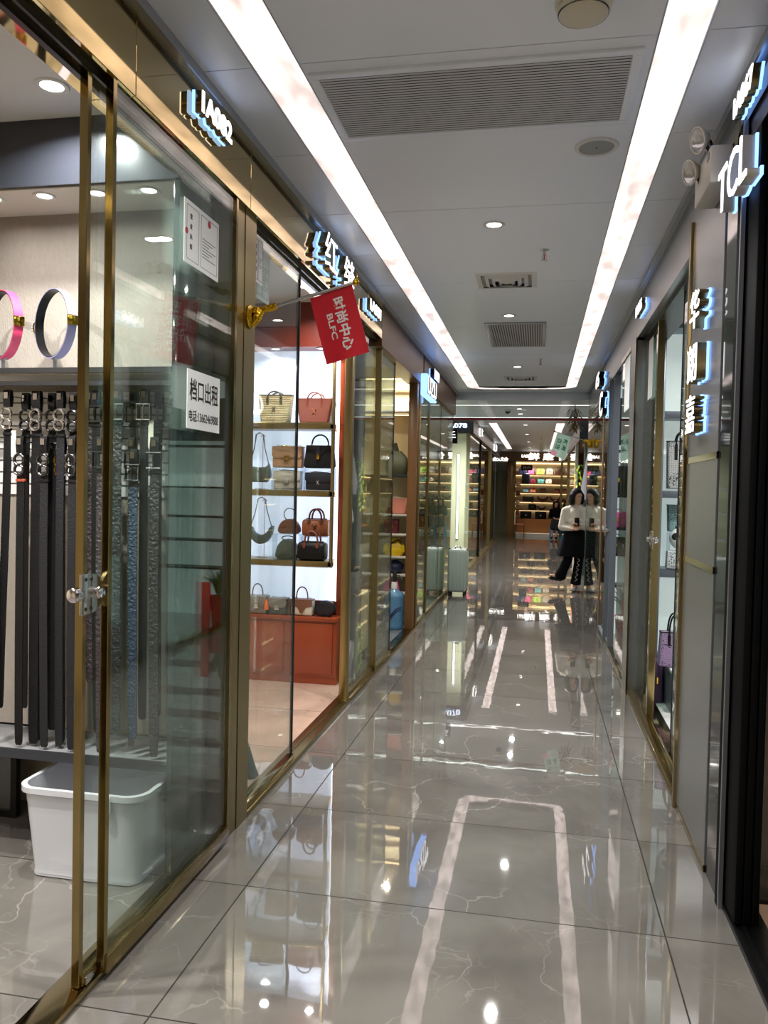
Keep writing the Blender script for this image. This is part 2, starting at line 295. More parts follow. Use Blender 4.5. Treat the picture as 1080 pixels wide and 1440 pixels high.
def text_mesh(body, size, extrude=0, offset=0):
    c = bpy.data.curves.new('t', 'FONT'); c.body = body; c.size = size; c.extrude = extrude; c.offset = offset; c.align_x = 'CENTER'; c.align_y = 'CENTER'; c.resolution_u = 3
    o = bpy.data.objects.new('t', c); COL.objects.link(o); bpy.context.view_layer.update()
    me = bpy.data.meshes.new_from_object(o.evaluated_get(bpy.context.evaluated_depsgraph_get()))
    bpy.data.objects.remove(o); bpy.data.curves.remove(c); return me
SIDE = {'L': ((0, 1, 0), (0, 0, 1), (1, 0, 0)), 'R': ((0, -1, 0), (0, 0, 1), (-1, 0, 0)), 'E': ((1, 0, 0), (0, 0, 1), (0, -1, 0))}
def frame(side, loc, sx=1, sy=1):
    x, y, z = SIDE[side]
    return Matrix.Translation(loc) @ Matrix(((x[0], y[0], z[0], 0), (x[1], y[1], z[1], 0), (x[2], y[2], z[2], 0), (0, 0, 0, 1))) @ Matrix.Diagonal((sx, sy, 1, 1))
def text(mb, body, size, side, loc, off=0, ext=0, bold=0, sx=1, sy=1, fit=None):
    me = text_mesh(body, size, ext, bold)
    if fit:                             # (width, height) the writing fills
        xs = [v.co.x for v in me.vertices]; ys = [v.co.y for v in me.vertices]
        sx = fit[0]/(max(xs)-min(xs)); sy = fit[1]/(max(ys)-min(ys))
        me.transform(Matrix.Translation((-(max(xs)+min(xs))/2, -(max(ys)+min(ys))/2, 0)))
    mb.mesh(me, frame(side, loc, sx, sy) @ Matrix.Translation((0, 0, off))); bpy.data.meshes.remove(me); return mb
def sign(label, body, side, loc, fit, depth=.03, back='sign_blue', gap=.01, col='gold_satin', bold=.014, vertical=None):
    t = thing('illuminated_sign', label, 'sign', loc)
    items = [(body, Vector(loc), fit)]
    if vertical:
        bold = 0
        items = [(ch, Vector(loc)+Vector((0, dy, dz)), fit) for ch, dy, dz in vertical]
    for ch, p, ft in items:
        a, b, c = MB(), MB(), MB()
        text(c, ch, 1, side, p, off=gap, ext=gap/2, fit=(ft[0]*1.03, ft[1]*1.05), bold=bold+.02)
        text(b, ch, 1, side, p, off=gap*1.5+depth/2, ext=depth/2, fit=ft, bold=bold)
        text(a, ch, 1, side, p, off=gap*1.5+depth+.003, ext=.002, fit=ft, bold=bold)
        b.done('letter_return', col, t, smooth=False); a.done('letter_face', 'sign_white', t, smooth=False); c.done('letter_backlight', back, t, smooth=False)
    return t
GX, FX, RX = -1.36, -1.30, .73          # left glass line, left fascia face, right wall face
CZ, CZ2 = 3.12, 3.0
YE, YB = 12.55, 15.8                    # end of the first block, start of the second
# ================================================================== SETTING
smesh('floor', MB().box(-6, 6, -5, 31, -.1, 0), 'stone')
smesh('floor_shop', MB().box(-3.9, -1.43, 3.6, 6.4, 0, .012), 'pink_stone')
def ceil():
    m = MB(); xs = [-1.30, -1.07, -.90, .36, .51, .73]; g = .003
    ys = [-4.0, -2.0, -.34, 1.26, 2.83, 4.40, 5.97, 7.54, 9.11, 10.68, 11.96]
    for a, b in zip(ys, ys[1:]): m.box(xs[2]+.002, xs[3]-.002, a+g, b-g, CZ, CZ+.03)
    m.box(-.62, .1, 11.966, 12.1, CZ, CZ+.03)
    ys2 = [-4, -2, -.34, .5, 1.26, 2.05, 2.83, 3.6, 4.4, 5.18, 5.97, 7.54, 9.11, 10.68, 12.25]
    for a, b in zip(ys2, ys2[1:]):
        m.box(xs[0], xs[1]-.002, a+g, b-g, CZ, CZ+.03); m.box(xs[4]+.002, xs[5], a+g, b-g, CZ, CZ+.03)
    m.box(xs[0], xs[5], 12.256, YE, CZ, CZ+.03)
    return m
def strip_out(o0, o1):
    def path(x0, x1, ye, rr):
        p = [(x0, -4)]
        for k in range(7): a = PI-PI/2*k/6; p.append((x0+rr+rr*math.cos(a), ye-rr+rr*math.sin(a)))
        for k in range(7): a = PI/2-PI/2*k/6; p.append((x1-rr+rr*math.cos(a), ye-rr+rr*math.sin(a)))
        return p+[(x1, -4)]
    return path(*o0), path(*o1)
def u_strip(z0, z1, w=0):
    o, i = strip_out((-1.07-w, .51+w, 12.2+w, .34), (-.90+w, .36-w, 12.05-w, .2)); m = MB(); bm = m.bm
    rows = [[bm.verts.new((x, y, z)) for x, y in p] for p, z in ((o, z0), (i, z0), (i, z1), (o, z1))]
    n = len(o)
    for k in range(n-1):
        for a in range(4): bm.faces.new((rows[a][k], rows[a][k+1], rows[(a+1) % 4][k+1], rows[(a+1) % 4][k]))
    return m
smesh('ceiling', ceil(), 'ceiling_panel', smooth=False)
# corner pieces of the ceiling around the rounded end of the light
cm = MB(); o, i = strip_out((-1.07, .51, 12.2, .34), (-.90, .36, 12.05, .2))
cm.prism([(x, y) for x, y in i[1:-1]]+[(.36, 11.966), (-.90, 11.966)], CZ, CZ+.03, 'Z')
cm.prism(o[1:8]+[(-1.07, 12.25)], CZ, CZ+.03, 'Z'); cm.prism(o[8:15]+[(.51, 12.25)], CZ, CZ+.03, 'Z'); cm.box(-1.07, .51, 12.2, 12.25, CZ, CZ+.03)
smesh('ceiling_end', cm, 'ceiling_panel', smooth=False)
smesh('ceiling_slab', MB().box(-6, 6, -5, 31, CZ+.12, CZ+.2), 'joint')
smesh('ceiling_crossing', MB().box(-6, 6, YE+.06, YB, CZ2, CZ2+.04), 'ceiling_panel', smooth=False)
smesh('ceiling_fascia', MB().box(-6, 6, YE, YE+.06, CZ2, CZ+.1), 'ceiling_panel', smooth=False)
m = MB()
for a, b in ((-1.34, -1.05), (-.88, .34), (.51, .85)):
    for y0, y1 in ((YB, 19), (19, 22), (22, 25), (25, 28.6)): m.box(a, b, y0+.003, y1-.003, CZ2, CZ2+.04)
smesh('ceiling_far_aisle', m, 'ceiling_panel', smooth=False)
st = thing('ceiling_strip_light', 'long U shaped luminous strip set into the near aisle ceiling, rounded at its far end', 'ceiling light', (-.28, 12.1, CZ))
u_strip(CZ+.004, CZ+.03).done('light_diffuser', 'strip_glow', st); 
m = MB(); o, i = strip_out((-1.073, .513, 12.203, .34), (-.897, .357, 12.047, .2))
m.tube([(x, y, CZ+.002) for x, y in o], .004, 6).tube([(x, y, CZ+.002) for x, y in i], .004, 6).done('edge_trim', 'alu', st)
for x0, x1, nm in ((-1.05, -.88, 'straight luminous ceiling strip on the left of the far aisle'), (.34, .51, 'straight luminous ceiling strip on the right of the far aisle')):
    t = thing('ceiling_strip_light', nm, 'ceiling light', (x0, 16, CZ2)); MB().box(x0, x1, YB+1, 27, CZ2+.004, CZ2+.03).done('light_diffuser', 'strip_glow', t); MB().box(x0-.004, x0, YB+1, 27, CZ2-.002, CZ2+.01).box(x1, x1+.004, YB+1, 27, CZ2-.002, CZ2+.01).done('edge_trim', 'alu', t)
    smesh('ceiling_far_infill', MB().box(x0, x1, YB, YB+1, CZ2, CZ2+.03).box(x0, x1, 27, 28.6, CZ2, CZ2+.03), 'ceiling_panel')
for y, nm in ((13.25, 'nearer of two thin white light lines running across the crossing ceiling'), (15.45, 'farther of two thin white light lines running across the crossing ceiling')):
    t = thing('ceiling_line_light', nm, 'ceiling light', (0, y, CZ2)); MB().box(-5, 5, y-.035, y+.035, CZ2-.006, CZ2+.01).done('light_diffuser', 'cove_glow', t); MB().box(-5, 5, y-.045, y-.036, CZ2-.008, CZ2+.01).box(-5, 5, y+.036, y+.045, CZ2-.008, CZ2+.01).done('edge_trim', 'alu', t)
# far boundaries
smesh('wall_back', MB().box(-6, -1.5, 28.6, 28.8, 0, CZ2).box(.95, 6, 28.6, 28.8, 0, CZ2).box(-1.5, .95, 28.6, 28.8, 2.66, CZ2), 'brown_wood')
smesh('wall_behind', MB().box(-6, 6, -5.1, -5, 0, 3.3), 'wall_warm'); smesh('wall_left', MB().box(-6.1, -6, -5, 31, 0, 3.3), 'wall_warm'); smesh('wall_right', MB().box(6, 6.1, -5, 31, 0, 3.3), 'wall_warm')
smesh('wall_left_shops', MB().box(-3.95, -3.88, -5, YE, 0, CZ).box(-3.95, -3.88, YB, 28.6, 0, CZ), 'wall_warm')
smesh('wall_right_shops', MB().box(3.2, 3.27, -5, YE, 0, CZ).box(3.2, 3.27, YB, 28.6, 0, CZ), 'white_paint')
smesh('ceiling_left_shops', MB().box(-3.9, -1.46, -4, YE-.05, 3.04, 3.09).box(-3.9, -1.46, YB+.05, 28.5, 2.95, 2.99), 'white_paint')
smesh('ceiling_right_shops', MB().box(.93, 3.2, -4, YE-.05, 3.04, 3.09).box(.93, 3.2, YB+.05, 28.5, 2.95, 2.99), 'white_paint')
for y, mt in ((-1.2, 'wall_warm'), (3.5, 'wall_warm'), (6.4, 'shelf_grey'), (9.45, 'cream_wall'), (12.45, 'cream_wall')):
    smesh('wall_left_partition', MB().box(-3.88, -1.42, y, y+.06, 0, 3.04), mt)
for y in (-1.2, 3.3, 6.75, 9.2, 12.4): smesh('wall_right_partition', MB().box(.9, 3.2, y, y+.06, 0, 3.04), 'white_paint')
# left facade: sill, fascia, posts
smesh('trim_1', MB().box(-1.43, -1.32, -4, 3.3, 0, .028, .004).box(-1.43, -1.32, 5.7, YE, 0, .028, .004), 'gold')
smesh('trim_2', MB().box(-1.43, -1.32, 3.57, 5.7, 0, .026, .004).box(-1.385, -1.375, 3.57, 5.7, .026, .034), 'gold_satin')
m = MB()
for a, b in ((-4, -1), (-1, .8), (.8, 2.39), (2.39, 3.43), (3.43, 5.95), (5.95, 6.5)): m.box(-1.47, FX, a+.0015, b-.0015, 2.82, 3.1, .002, 1)
smesh('trim_3', m, 'gold_polish', smooth=False)
m = MB()
for a, b in ((6.5, 8.9), (9.0, 10.9), (10.9, YE)): m.box(-1.47, FX, a+.0015, b-.0015, 2.76, 3.1, .002, 1)
smesh('trim_4', m, 'brown_wood'); smesh('trim_5', MB().box(FX-.01, FX+.035, -4, YE, 3.095, CZ+.01).box(FX+.03, FX+.036, -4, YE, 3.08, 3.1), 'alu')
smesh('trim_6', MB().box(-1.46, -1.34, -4, 8.9, 2.86, 2.9).box(-1.40, -1.38, -4, 6.7, 2.80, 2.87).box(-1.345, -1.335, -4, 6.7, 2.80, 2.87), 'black_metal')
smesh('wall_left_pier', MB().box(-1.46, -1.325, 3.3, 3.43, 0, 2.825).box(-1.46, -1.322, 3.433, 3.57, 0, 2.825), 'gold_satin', smooth=False)
def pane(name, x, y0, y1, z0, z1, mat='glass', rail=None, frames=(), fmat='gold', kids=None, th=.008, post=.03, depth=.04):
    t = struct(name, (x, (y0+y1)/2, z0))
    MB().box(x-th/2, x+th/2, y0, y1, z0, z1).done('glass_pane', mat, t, smooth=False)
    if rail: MB().box(x-.02, x+.02, y0, y1, z0-rail, z0+.006, .002).done('bottom_rail', fmat, t)
    for f in frames:
        yy = y0 if f == 0 else y1
        MB().box(x-depth/2, x+depth/2, yy-post/2, yy+post/2, z0-.03, z1, .001, 1).done('frame_post', fmat, t, smooth=False)
    MB().box(x-.015, x+.015, y0, y1, z1-.01, z1+.03).done('top_rail', fmat, t)
    return t
def lockset(t, x, y, z, s=1, dirn=1):
    k = MB(); k.box(x+.014*s-.006, x+.014*s+.006, y-.04, y+.014, z-.062, z+.062, .003)
    k.prism([(y+.012+.062*math.cos(a), z+.060*math.sin(a)) for a in [-PI/2+PI*q/12 for q in range(13)]], x+.014*s-.006, x+.014*s+.006, 'X')
    lk = k.done('lock', 'steel', t)
    lk['label'] = 'brushed steel lock plate'
    MB().lathe([(.018, 0), (.02, .012*s), (.015, .024*s), (.0001, .025*s)], (x+.018*s, y+.035, z), 20, 'X').done('key_cylinder', 'chrome', lk)
    b = MB()
    for dz in (-.045, .045):
        for dy in (-.022, .008): b.lathe([(.006, 0), (.006, .004*s), (.0001, .005*s)], (x+.018*s, y+dy, z+dz), 10, 'X')
    b.done('screws', 'steel_dark', lk)
    MB().lathe([(.012, 0), (.022, -.006), (.022, -.028), (.014, -.034), (.0001, -.034)], (x, y-.03, z), 16, 'Y').done('turn_knob', 'chrome', lk)
d1 = pane('door_1', -1.352, 2.19, 3.1, .06, 2.87, rail=.03, frames=(0,), post=.022, depth=.026); lockset(d1, -1.345, 2.195, 1.243)
rl = MB().box(-1.345, -1.325, 2.2, 2.245, .03, .055, .002).done('roller_guide', 'steel', d1)
w1 = pane('window_1', -1.318, 2.275, 3.29, .075, 2.84, rail=.05, frames=(0, 1), post=.022, depth=.026)
w2 = pane('door_2', -1.35, 3.58, 4.34, .05, 2.86, rail=.02, frames=(), fmat='gold'); MB().box(-1.358, -1.342, 4.338, 4.348, .03, 2.86).done('edge_seal', 'black_soft', w2)
def post(name, x0, x1, y0, y1, mt='gold', z1=2.83): return smesh(name, MB().box(x0, x1, y0, y1, 0, z1, .003), mt)
post('trim_7', -1.385, -1.325, 5.60, 5.66, 'gold_satin')
w3 = pane('window_2', -1.36, 5.66, 6.58, .06, 2.82, 'glass_dark', rail=.04, frames=(), fmat='gold_satin')
w4 = pane('door_3', -1.345, 6.62, 7.36, .05, 2.8, 'glass_dark', rail=.03, frames=(0,), fmat='gold_satin', depth=.05); MB().box(-1.352, -1.338, 7.356, 7.366, .03, 2.8).done('edge_seal', 'black_soft', w4)
post('trim_9', -1.43, -1.335, 8.75, 8.83, 'brown_wood', 2.76); post('trim_10', -1.37, -1.325, 8.95, 9.0, 'gold_satin', 2.76)
w5 = pane('window_3', -1.345, 9.05, 9.75, .05, 2.76, 'glass_dark', rail=.03, frames=(1,), fmat='gold_satin'); w6 = pane('window_4', -1.345, 9.8, 11.0, .05, 2.76, 'glass_dark', rail=.03, fmat='gold_satin')
w7 = pane('window_5', -1.345, 11.01, YE, .05, 2.76, 'glass_dark', rail=.03, fmat='gold_satin', frames=(0,), post=.012, depth=.015); MB().box(-3.8, -1.345, YE-.008, YE, .05, 2.76).done('side_pane', 'glass', w7)
# far left block
smesh('trim_11', MB().box(-3.8, -1.28, YB, YB+.06, 2.72, 2.99).box(-1.42, -1.28, YB+.06, 28.5, 2.72, 2.99), 'charcoal'); smesh('trim_12', MB().box(-1.42, -1.28, YB, 28.5, 0, .05), 'gold_satin')
smesh('wall_left_corner', MB().box(-1.72, -1.42, YB+.02, YB+.2, 0, 2.72, .01), 'cream_wall'); smesh('wall_left_far_partition', MB().box(-3.88, -1.45, 20.4, 20.46, 0, 2.95), 'cream_wall')
t = thing('light_tube', 'tall white vertical light tube at the pale shop corner beyond the crossing', 'light tube', (-1.56, YB-.01, .6)); MB().box(-1.575, -1.545, YB-.012, YB+.004, .62, 2.3).done('diffuser', 'led_white', t); MB().box(-1.585, -1.535, YB+.004, YB+.018, .6, 2.32).done('channel', 'alu', t)
w8 = pane('window_6', -1.34, YB+.05, 18.6, .06, 2.72, 'glass', frames=(1,), fmat='black_metal', post=.05, depth=.06); w9 = pane('window_7', -1.34, 18.7, 22.4, .06, 2.72, 'glass', frames=(1,), fmat='gold_satin', post=.06, depth=.08); w10 = pane('window_8', -1.34, 22.5, 28.4, .06, 2.72, 'glass', frames=(0,), fmat='gold_satin', post=.06, depth=.08)
MB().box(-3.7, -1.36, YB, YB+.01, .06, 2.72).done('side_pane', 'glass_clear', w8, smooth=False)
# right facade
smesh('trim_13', MB().box(RX, .93, -4, 3.24, 2.98, CZ).box(RX+.01, .9, -4, 3.24, 2.9, 2.98), 'black_metal'); smesh('trim_14', MB().box(RX+.005, .86, -4, 3.22, 0, .02, .003).box(RX+.04, RX+.05, -4, 3.22, .02, .028), 'black_metal')
smesh('trim_15', MB().box(RX-.012, .84, 3.215, 3.255, 0, 2.98).box(RX-.004, .8, 3.262, 3.268, 0, 2.98), 'black_matte'); smesh('trim_16', MB().box(RX-.012, RX+.004, 3.20, 3.213, 0, 2.98), 'alu')
smesh('wall_right_pier', MB().box(RX-.005, .92, 3.5, 4.19, 0, CZ).box(RX-.005, .92, 3.255, 3.5, 2.98, CZ), 'grey_panel', smooth=False); smesh('wall_right_marble', MB().box(RX, .92, 3.27, 3.498, 0, 2.98), 'black_marble', smooth=False)
smesh('trim_17', MB().box(RX-.02, .9, 4.19, 4.225, 0, 2.93, .002).box(RX-.009, RX, 3.5, 4.19, 1.735, 1.765).box(RX-.009, RX, 3.5, 4.19, 1.255, 1.285).box(RX-.009, RX, 3.5, 4.19, 0, .03).box(RX-.01, RX+.0, 3.30, 3.36, 2.93, CZ), 'gold')
smesh('trim_18', MB().box(RX, .95, 4.19, 6.5, 2.8, CZ).box(RX+.003, .95, 6.5, 9.6, 2.78, CZ).box(RX, .95, 9.6, YE, 2.72, CZ), 'grey_panel', smooth=False); smesh('trim_19', MB().box(RX-.035, RX+.01, -4, YE, 3.095, CZ+.01).box(RX-.036, RX-.03, -4, YE, 3.08, 3.1), 'alu')
smesh('trim_20', MB().box(RX, .90, 4.22, YE, 0, .03, .003).box(.80, .81, 4.22, 6.5, .03, .04), 'gold'); smesh('trim_21', MB().box(.78, .95, 4.22, 9.5, 2.77, 2.82), 'black_metal')
smesh('wall_right_column', MB().box(RX-.005, .90, 6.5, 6.86, 0, 2.8), 'grey_panel', smooth=False); smesh('trim_22', MB().box(RX-.012, RX+.002, 6.488, 6.51, 0, 2.8).box(.885, .905, 6.488, 6.51, 0, 2.8), 'gold')
r1 = pane('window_9', .815, 4.225, 4.93, .05, 2.79, 'glass', rail=.02); MB().box(.808, .822, 4.925, 4.935, .03, 2.79).done('edge_seal', 'black_soft', r1)
r2 = pane('door_4', .83, 5.9, 6.48, .05, 2.79, 'glass_dark', rail=.02, frames=(0, 1), post=.03); r2b = pane('window_10', .80, 5.74, 6.45, .05, 2.79, 'glass_dark', rail=.02, frames=(0,))
lockset(r2b, .79, 5.72, 1.27, -1)
r3 = pane('window_11', .74, 6.88, 7.62, .05, 2.78, 'glass_dark', rail=.02); r4 = pane('door_5', .76, 8.35, 8.75, .05, 2.78, 'glass_dark', rail=.02, frames=(0, 1), fmat='alu_grey', depth=.06); r5 = pane('window_12', .74, 8.8, 9.5, .05, 2.78, 'glass_dark', rail=.02, frames=(0,), fmat='alu_grey'); lockset(r5, .73, 8.78, 1.19, -1)
post('trim_23', RX, .9, 9.55, 9.7, 'brown_wood', 2.74)
r6 = pane('window_13', RX+.005, 9.75, YE, .03, 2.72, 'glass', frames=(1,), fmat='steel', post=.012, depth=.014); MB().box(.745, 3.1, YE-.008, YE, .03, 2.72).done('side_pane', 'glass_clear', r6, smooth=False)
# right far block
smesh('trim_24', MB().box(.76, .9, YB, 28.5, 2.6, 2.99).box(.76, 3.2, YB, YB+.06, 2.6, 2.99), 'charcoal'); w12 = pane('window_14', .8, 17.4, 22.0, .05, 2.6, 'glass', frames=(0, 1), fmat='gold_satin', post=.05, depth=.06); w13 = pane('window_15', .8, 22.1, 28.4, .05, 2.6, 'glass', frames=(0, 1), fmat='gold_satin', post=.06, depth=.08)
smesh('column_far', MB().box(.86, 1.1, YB-.1, YB+.2, 0, 2.62, .01), 'column_green')
# hanging glass smoke barrier with red foot
sb = thing('smoke_barrier', 'clear glass smoke barrier with a red bottom rail hanging across the aisle from the ceiling', 'glass barrier', (-.3, YE+.08, CZ2))
MB().box(-1.3, .73, YE+.075, YE+.083, 2.72, CZ2).done('glass_pane', 'glass', sb, smooth=False); MB().box(-1.34, .76, YE+.065, YE+.093, 2.69, 2.725).done('bottom_rail', 'pipe_red', sb)
# ================================================================== CEILING FITTINGS
def downlight(x, y, z, label, r=.05, power=W_AISLE, group='aisle downlights', mat='disc_glow', lit=True, spread=2.6, col=(1, .975, .945)):
    t = thing('downlight', label, 'downlight', (x, y, z), group)
    MB().lathe([(r*.82, 0), (r*.86, -.004), (r*1.2, -.006), (r*1.28, -.001), (r*1.28, .002)], (x, y, z), 28).done('trim_ring', 'white_paint', t)
    MB().lathe([(.0001, -.0025), (r*.86, -.0025), (r*.86, .001), (.0001, .001)], (x, y, z), 28).done('lens', mat, t)
    if lit: lamp('AREA', (x, y, z-.006), power, col, r*1.7, t, spread, 'downlight_lamp')
    return t
for x, y, l in ((-.29, -1.5, 'round white aisle downlight behind the viewpoint'), (-.29, 2.05, 'round white aisle downlight nearest the viewpoint, above the large ceiling grille'), (-.29, 4.68, 'round white downlight just beyond the large ceiling grille'), (-.29, 7.1, 'round white downlight just before the black slotted grille'), (-.29, 10.0, 'round white downlight far along the near aisle, beyond the black slotted grille')):
    downlight(x, y, CZ, l)
for x, y, l in ((-.35, 13.9, 'small downlight between the two white lines of the crossing'), (-.35, 14.8, 'small downlight in the crossing, before the farther white line'), (-1.6, 14.3, 'small downlight at the left of the crossing'), (-.3, 17.2, 'nearest round downlight of the far aisle'), (-.3, 20, 'middle round downlight of the far aisle'), (-.3, 23, 'farthest round downlight of the far aisle')):
    downlight(x, y, CZ2, l, power=56, group='downlights beyond the red rail')
def grille(x0, x1, y0, y1, n, label, mat, slat, axis='X', dark='black_soft', fr=.035, z=CZ):
    t = thing('ceiling_grille', label, 'vent', ((x0+x1)/2, (y0+y1)/2, z))
    m = MB(); zb = z-.012
    m.box(x0-fr, x1+fr, y0-fr, y0, zb, z+.002, .003).box(x0-fr, x1+fr, y1, y1+fr, zb, z+.002, .003).box(x0-fr, x0, y0, y1, zb, z+.002, .003).box(x1, x1+fr, y0, y1, zb, z+.002, .003).done('frame', 'ceiling_panel' if mat != 'black_soft' else 'alu', t)
    MB().box(x0, x1, y0, y1, z-.003, z+.002).done('backing', dark, t)
    s = MB()
    for k in range(n):
        if axis == 'X':
            c = y0+(k+.5)*(y1-y0)/n; h = (y1-y0)/n*.46; s.prism([(c-h, zb), (c+h*.55, zb), (c+h*1.05, zb+.005), (c+h*.4, zb+.006)], x0, x1, 'X')
        else:
            c = x0+(k+.5)*(x1-x0)/n; h = (x1-x0)/n*.24; s.box(c-h, c+h, y0, y1, zb, z-.003)
    o = s.done('slats', slat, t, smooth=False)
    return t
grille(-.85, .285, 2.93, 3.43, 26, 'large grey louvred air grille in the near ceiling', 'g', 'grille_grey', 'X')
grille(-.49, -.0, 7.42, 8.55, 22, 'black slotted air grille midway along the aisle ceiling', 'black_soft', 'alu', 'Y')
def diffuser(x, y, s, z, label):
    t = thing('air_diffuser', label, 'vent', (x, y, z), 'square air diffusers'); m = MB()
    for k, (r0, r1, h) in enumerate(((1, .82, .012), (.70, .58, .02), (.48, .37, .028), (.27, .17, .034))):
        for ax in range(4):
            a = s*r0; b = s*r1; c, d = math.cos(ax*PI/2), math.sin(ax*PI/2)
            q = [(-a, -a, -h*.3), (a, -a, -h*.3), (b, -b, -h), (-b, -b, -h)]; q2 = [(px, py, pz+.004) for px, py, pz in q]
            f = lambda p: (x+p[0]*c-p[1]*d, y+p[0]*d+p[1]*c, z+p[2]+.004)
            m.loft([[f(p) for p in q], [f(p) for p in q2]])
    m.done('louvre_rings', 'white_paint', t, smooth=False); MB().box(x-s*.9, x+s*.9, y-s*.9, y+s*.9, z-.001, z+.003).done('backing', 'steel_dark', t); MB().lathe([(.0001, -.02), (s*.1, -.02), (s*.1, -.01), (.0001, -.01)], (x, y, z), 12).done('centre_plate', 'white_paint', t)
diffuser(-.265, 5.93, .22, CZ, 'square white air diffuser before the black slotted grille'); diffuser(-.27, 11.0, .22, CZ, 'square air diffuser by the rounded end of the ceiling light')
t = thing('ceiling_speaker', 'round flush ceiling speaker beside the right strip light', 'speaker', (.215, 3.69, CZ))
MB().lathe([(.075, 0), (.078, -.008), (.092, -.009), (.097, -.003), (.097, .002)], (.215, 3.69, CZ), 40).done('rim', 'white_paint', t); MB().lathe([(.0001, -.007), (.05, -.006), (.077, -.004), (.077, 0), (.0001, 0)], (.215, 3.69, CZ), 40).done('mesh_cover', 'speaker_mesh', t); MB().lathe([(.004, -.007), (.004, -.0085), (.0001, -.0085)], (.215, 3.69, CZ), 10).done('indicator', 'black_soft', t)
t = thing('smoke_detector', 'round cream smoke detector at the top edge of the near ceiling', 'smoke detector', (.1, 2.60, CZ))
MB().lathe([(.088, .002), (.09, -.012), (.085, -.018), (.082, -.02)], (.1, 2.60, CZ), 36).done('base', 'off_white', t)
b = MB().lathe([(.08, -.018), (.084, -.03), (.078, -.045), (.06, -.056), (.03, -.06), (.0001, -.06)], (.1, 2.60, CZ), 36).done('cover', 'cream_plastic', t)
MB().lathe([(.0795, -.0428), (.0772, -.0465), (.0762, -.0462)], (.1, 2.60, CZ), 36).done('vent_slot', 'steel_dark', t); MB().ball((.1+.05*-.7, 2.60-.06, CZ-.047), .003, 8).done('indicator', 'black_soft', t)
def sprinkler(x, y, z, label):
    t = thing('sprinkler', label, 'sprinkler', (x, y, z), 'ceiling sprinklers')
    MB().lathe([(.03, .002), (.03, -.003), (.012, -.008), (.0001, -.008)], (x, y, z), 20).done('escutcheon', 'chrome', t)
    MB().lathe([(.01, -.006), (.01, -.03), (.0001, -.03)], (x, y, z), 12).tube([(x-.009, y, z-.028), (x-.014, y, z-.045), (x-.004, y, z-.066)], .003, 6).tube([(x+.009, y, z-.028), (x+.014, y, z-.045), (x+.004, y, z-.066)], .003, 6).done('body', 'steel', t)
    MB().lathe([(.0001, -.066), (.02, -.066), (.02, -.069), (.0001, -.069)], (x, y, z), 14).done('deflector', 'steel', t); MB().lathe([(.0001, -.03), (.004, -.032), (.004, -.062), (.0001, -.064)], (x, y, z), 8).done('glass_bulb', 'red_vivid', t)
sprinkler(0, 5.2, CZ, 'pendent sprinkler head above the aisle before the square diffuser'); sprinkler(-.01, 9.42, CZ, 'pendent sprinkler head beyond the black slotted grille'); sprinkler(.05, 21, CZ2, 'pendent sprinkler head in the far aisle ceiling')
t = thing('security_camera', 'small dark dome camera on the crossing ceiling', 'camera', (-.55, 14.0, CZ2)); MB().lathe([(.06, 0), (.06, -.03), (.05, -.035)], (-.55, 14.0, CZ2), 20).done('base', 'white_paint', t); MB().lathe([(.05, -.033), (.042, -.06), (.02, -.075), (.0001, -.078)], (-.55, 14.0, CZ2), 20).done('dome', 'black_metal', t)
# ================================================================== SIGNS
sign('small lit shop number 1A082 on the near left gold fascia', '1A082', 'L', (FX, 2.945, 3.0), (.29, .08), .026, bold=.03)
s2 = sign('two large lit Chinese characters on the gold fascia above the red flag', '', 'L', (FX, 4.85, 2.97), (.27, .2), .045, vertical=(('红', -.24, 0), ('缝', .22, -.01)))
sign('small lit shop number on the left fascia beyond the two large characters', '1A081', 'L', (FX, 6.02, 2.95), (.40, .085), .026, bold=.03)
sign('small lit white number plate above the boxed sign on the left', '1A079', 'L', (FX, 9.6, 2.95), (.45, .12), .05, col='black_metal')
t = thing('boxed_sign', 'lit boxed sign with outlined letters projecting from the left fascia', 'sign', (FX, 9.15, 2.74)); MB().box(FX+.001, FX+.075, 8.72, 9.55, 2.62, 2.86, .01).done('case', 'sign_blue', t); m = MB(); text(m, 'UZU', 1, 'L', (FX+.077, 9.13, 2.74), ext=.003, fit=(.74, .19), bold=.01); m.done('letter_face', 'sign_white', t, smooth=False); MB().box(FX+.0755, FX+.0785, 8.75, 9.52, 2.64, 2.84).done('face_plate', 'charcoal', t)
sign('lit shop number 1A067 on the black header at the upper right', '1A067', 'R', (RX, 3.1, 3.035), (.27, .075), .026, bold=.03)
sign('large lit letters TCL standing off the black frame at the right', 'TCL', 'R', (RX, 3.16, 2.765), (.44, .17), .042, bold=.0, col='off_white')
sign('three lit Chinese characters stacked down the grey pier on the right', '', 'R', (RX, 3.84, 2.2), (.2, .17), .04, vertical=(('华', -.02, .22), ('朗', 0, -.02), ('嘉', .01, -.25)))
sign('small lit shop number on the right fascia above the gold framed entrance', '1A066', 'R', (RX, 6.1, 2.94), (.34, .08), .026, bold=.03)
sign('pair of lit marks at the far end of the right fascia', '65', 'R', (RX, 9.7, 2.9), (.5, .16), .06, col='black_metal')
sign('lit round C shaped mark low on the far right fascia', 'C', 'R', (RX, 9.2, 2.57), (.42, .27), .05, col='black_metal')
sign('lit number 1A078 on the dark header facing the crossing', '1A078', 'E', (-1.62, YB, 2.86), (.42, .09), .03, col='black_metal')
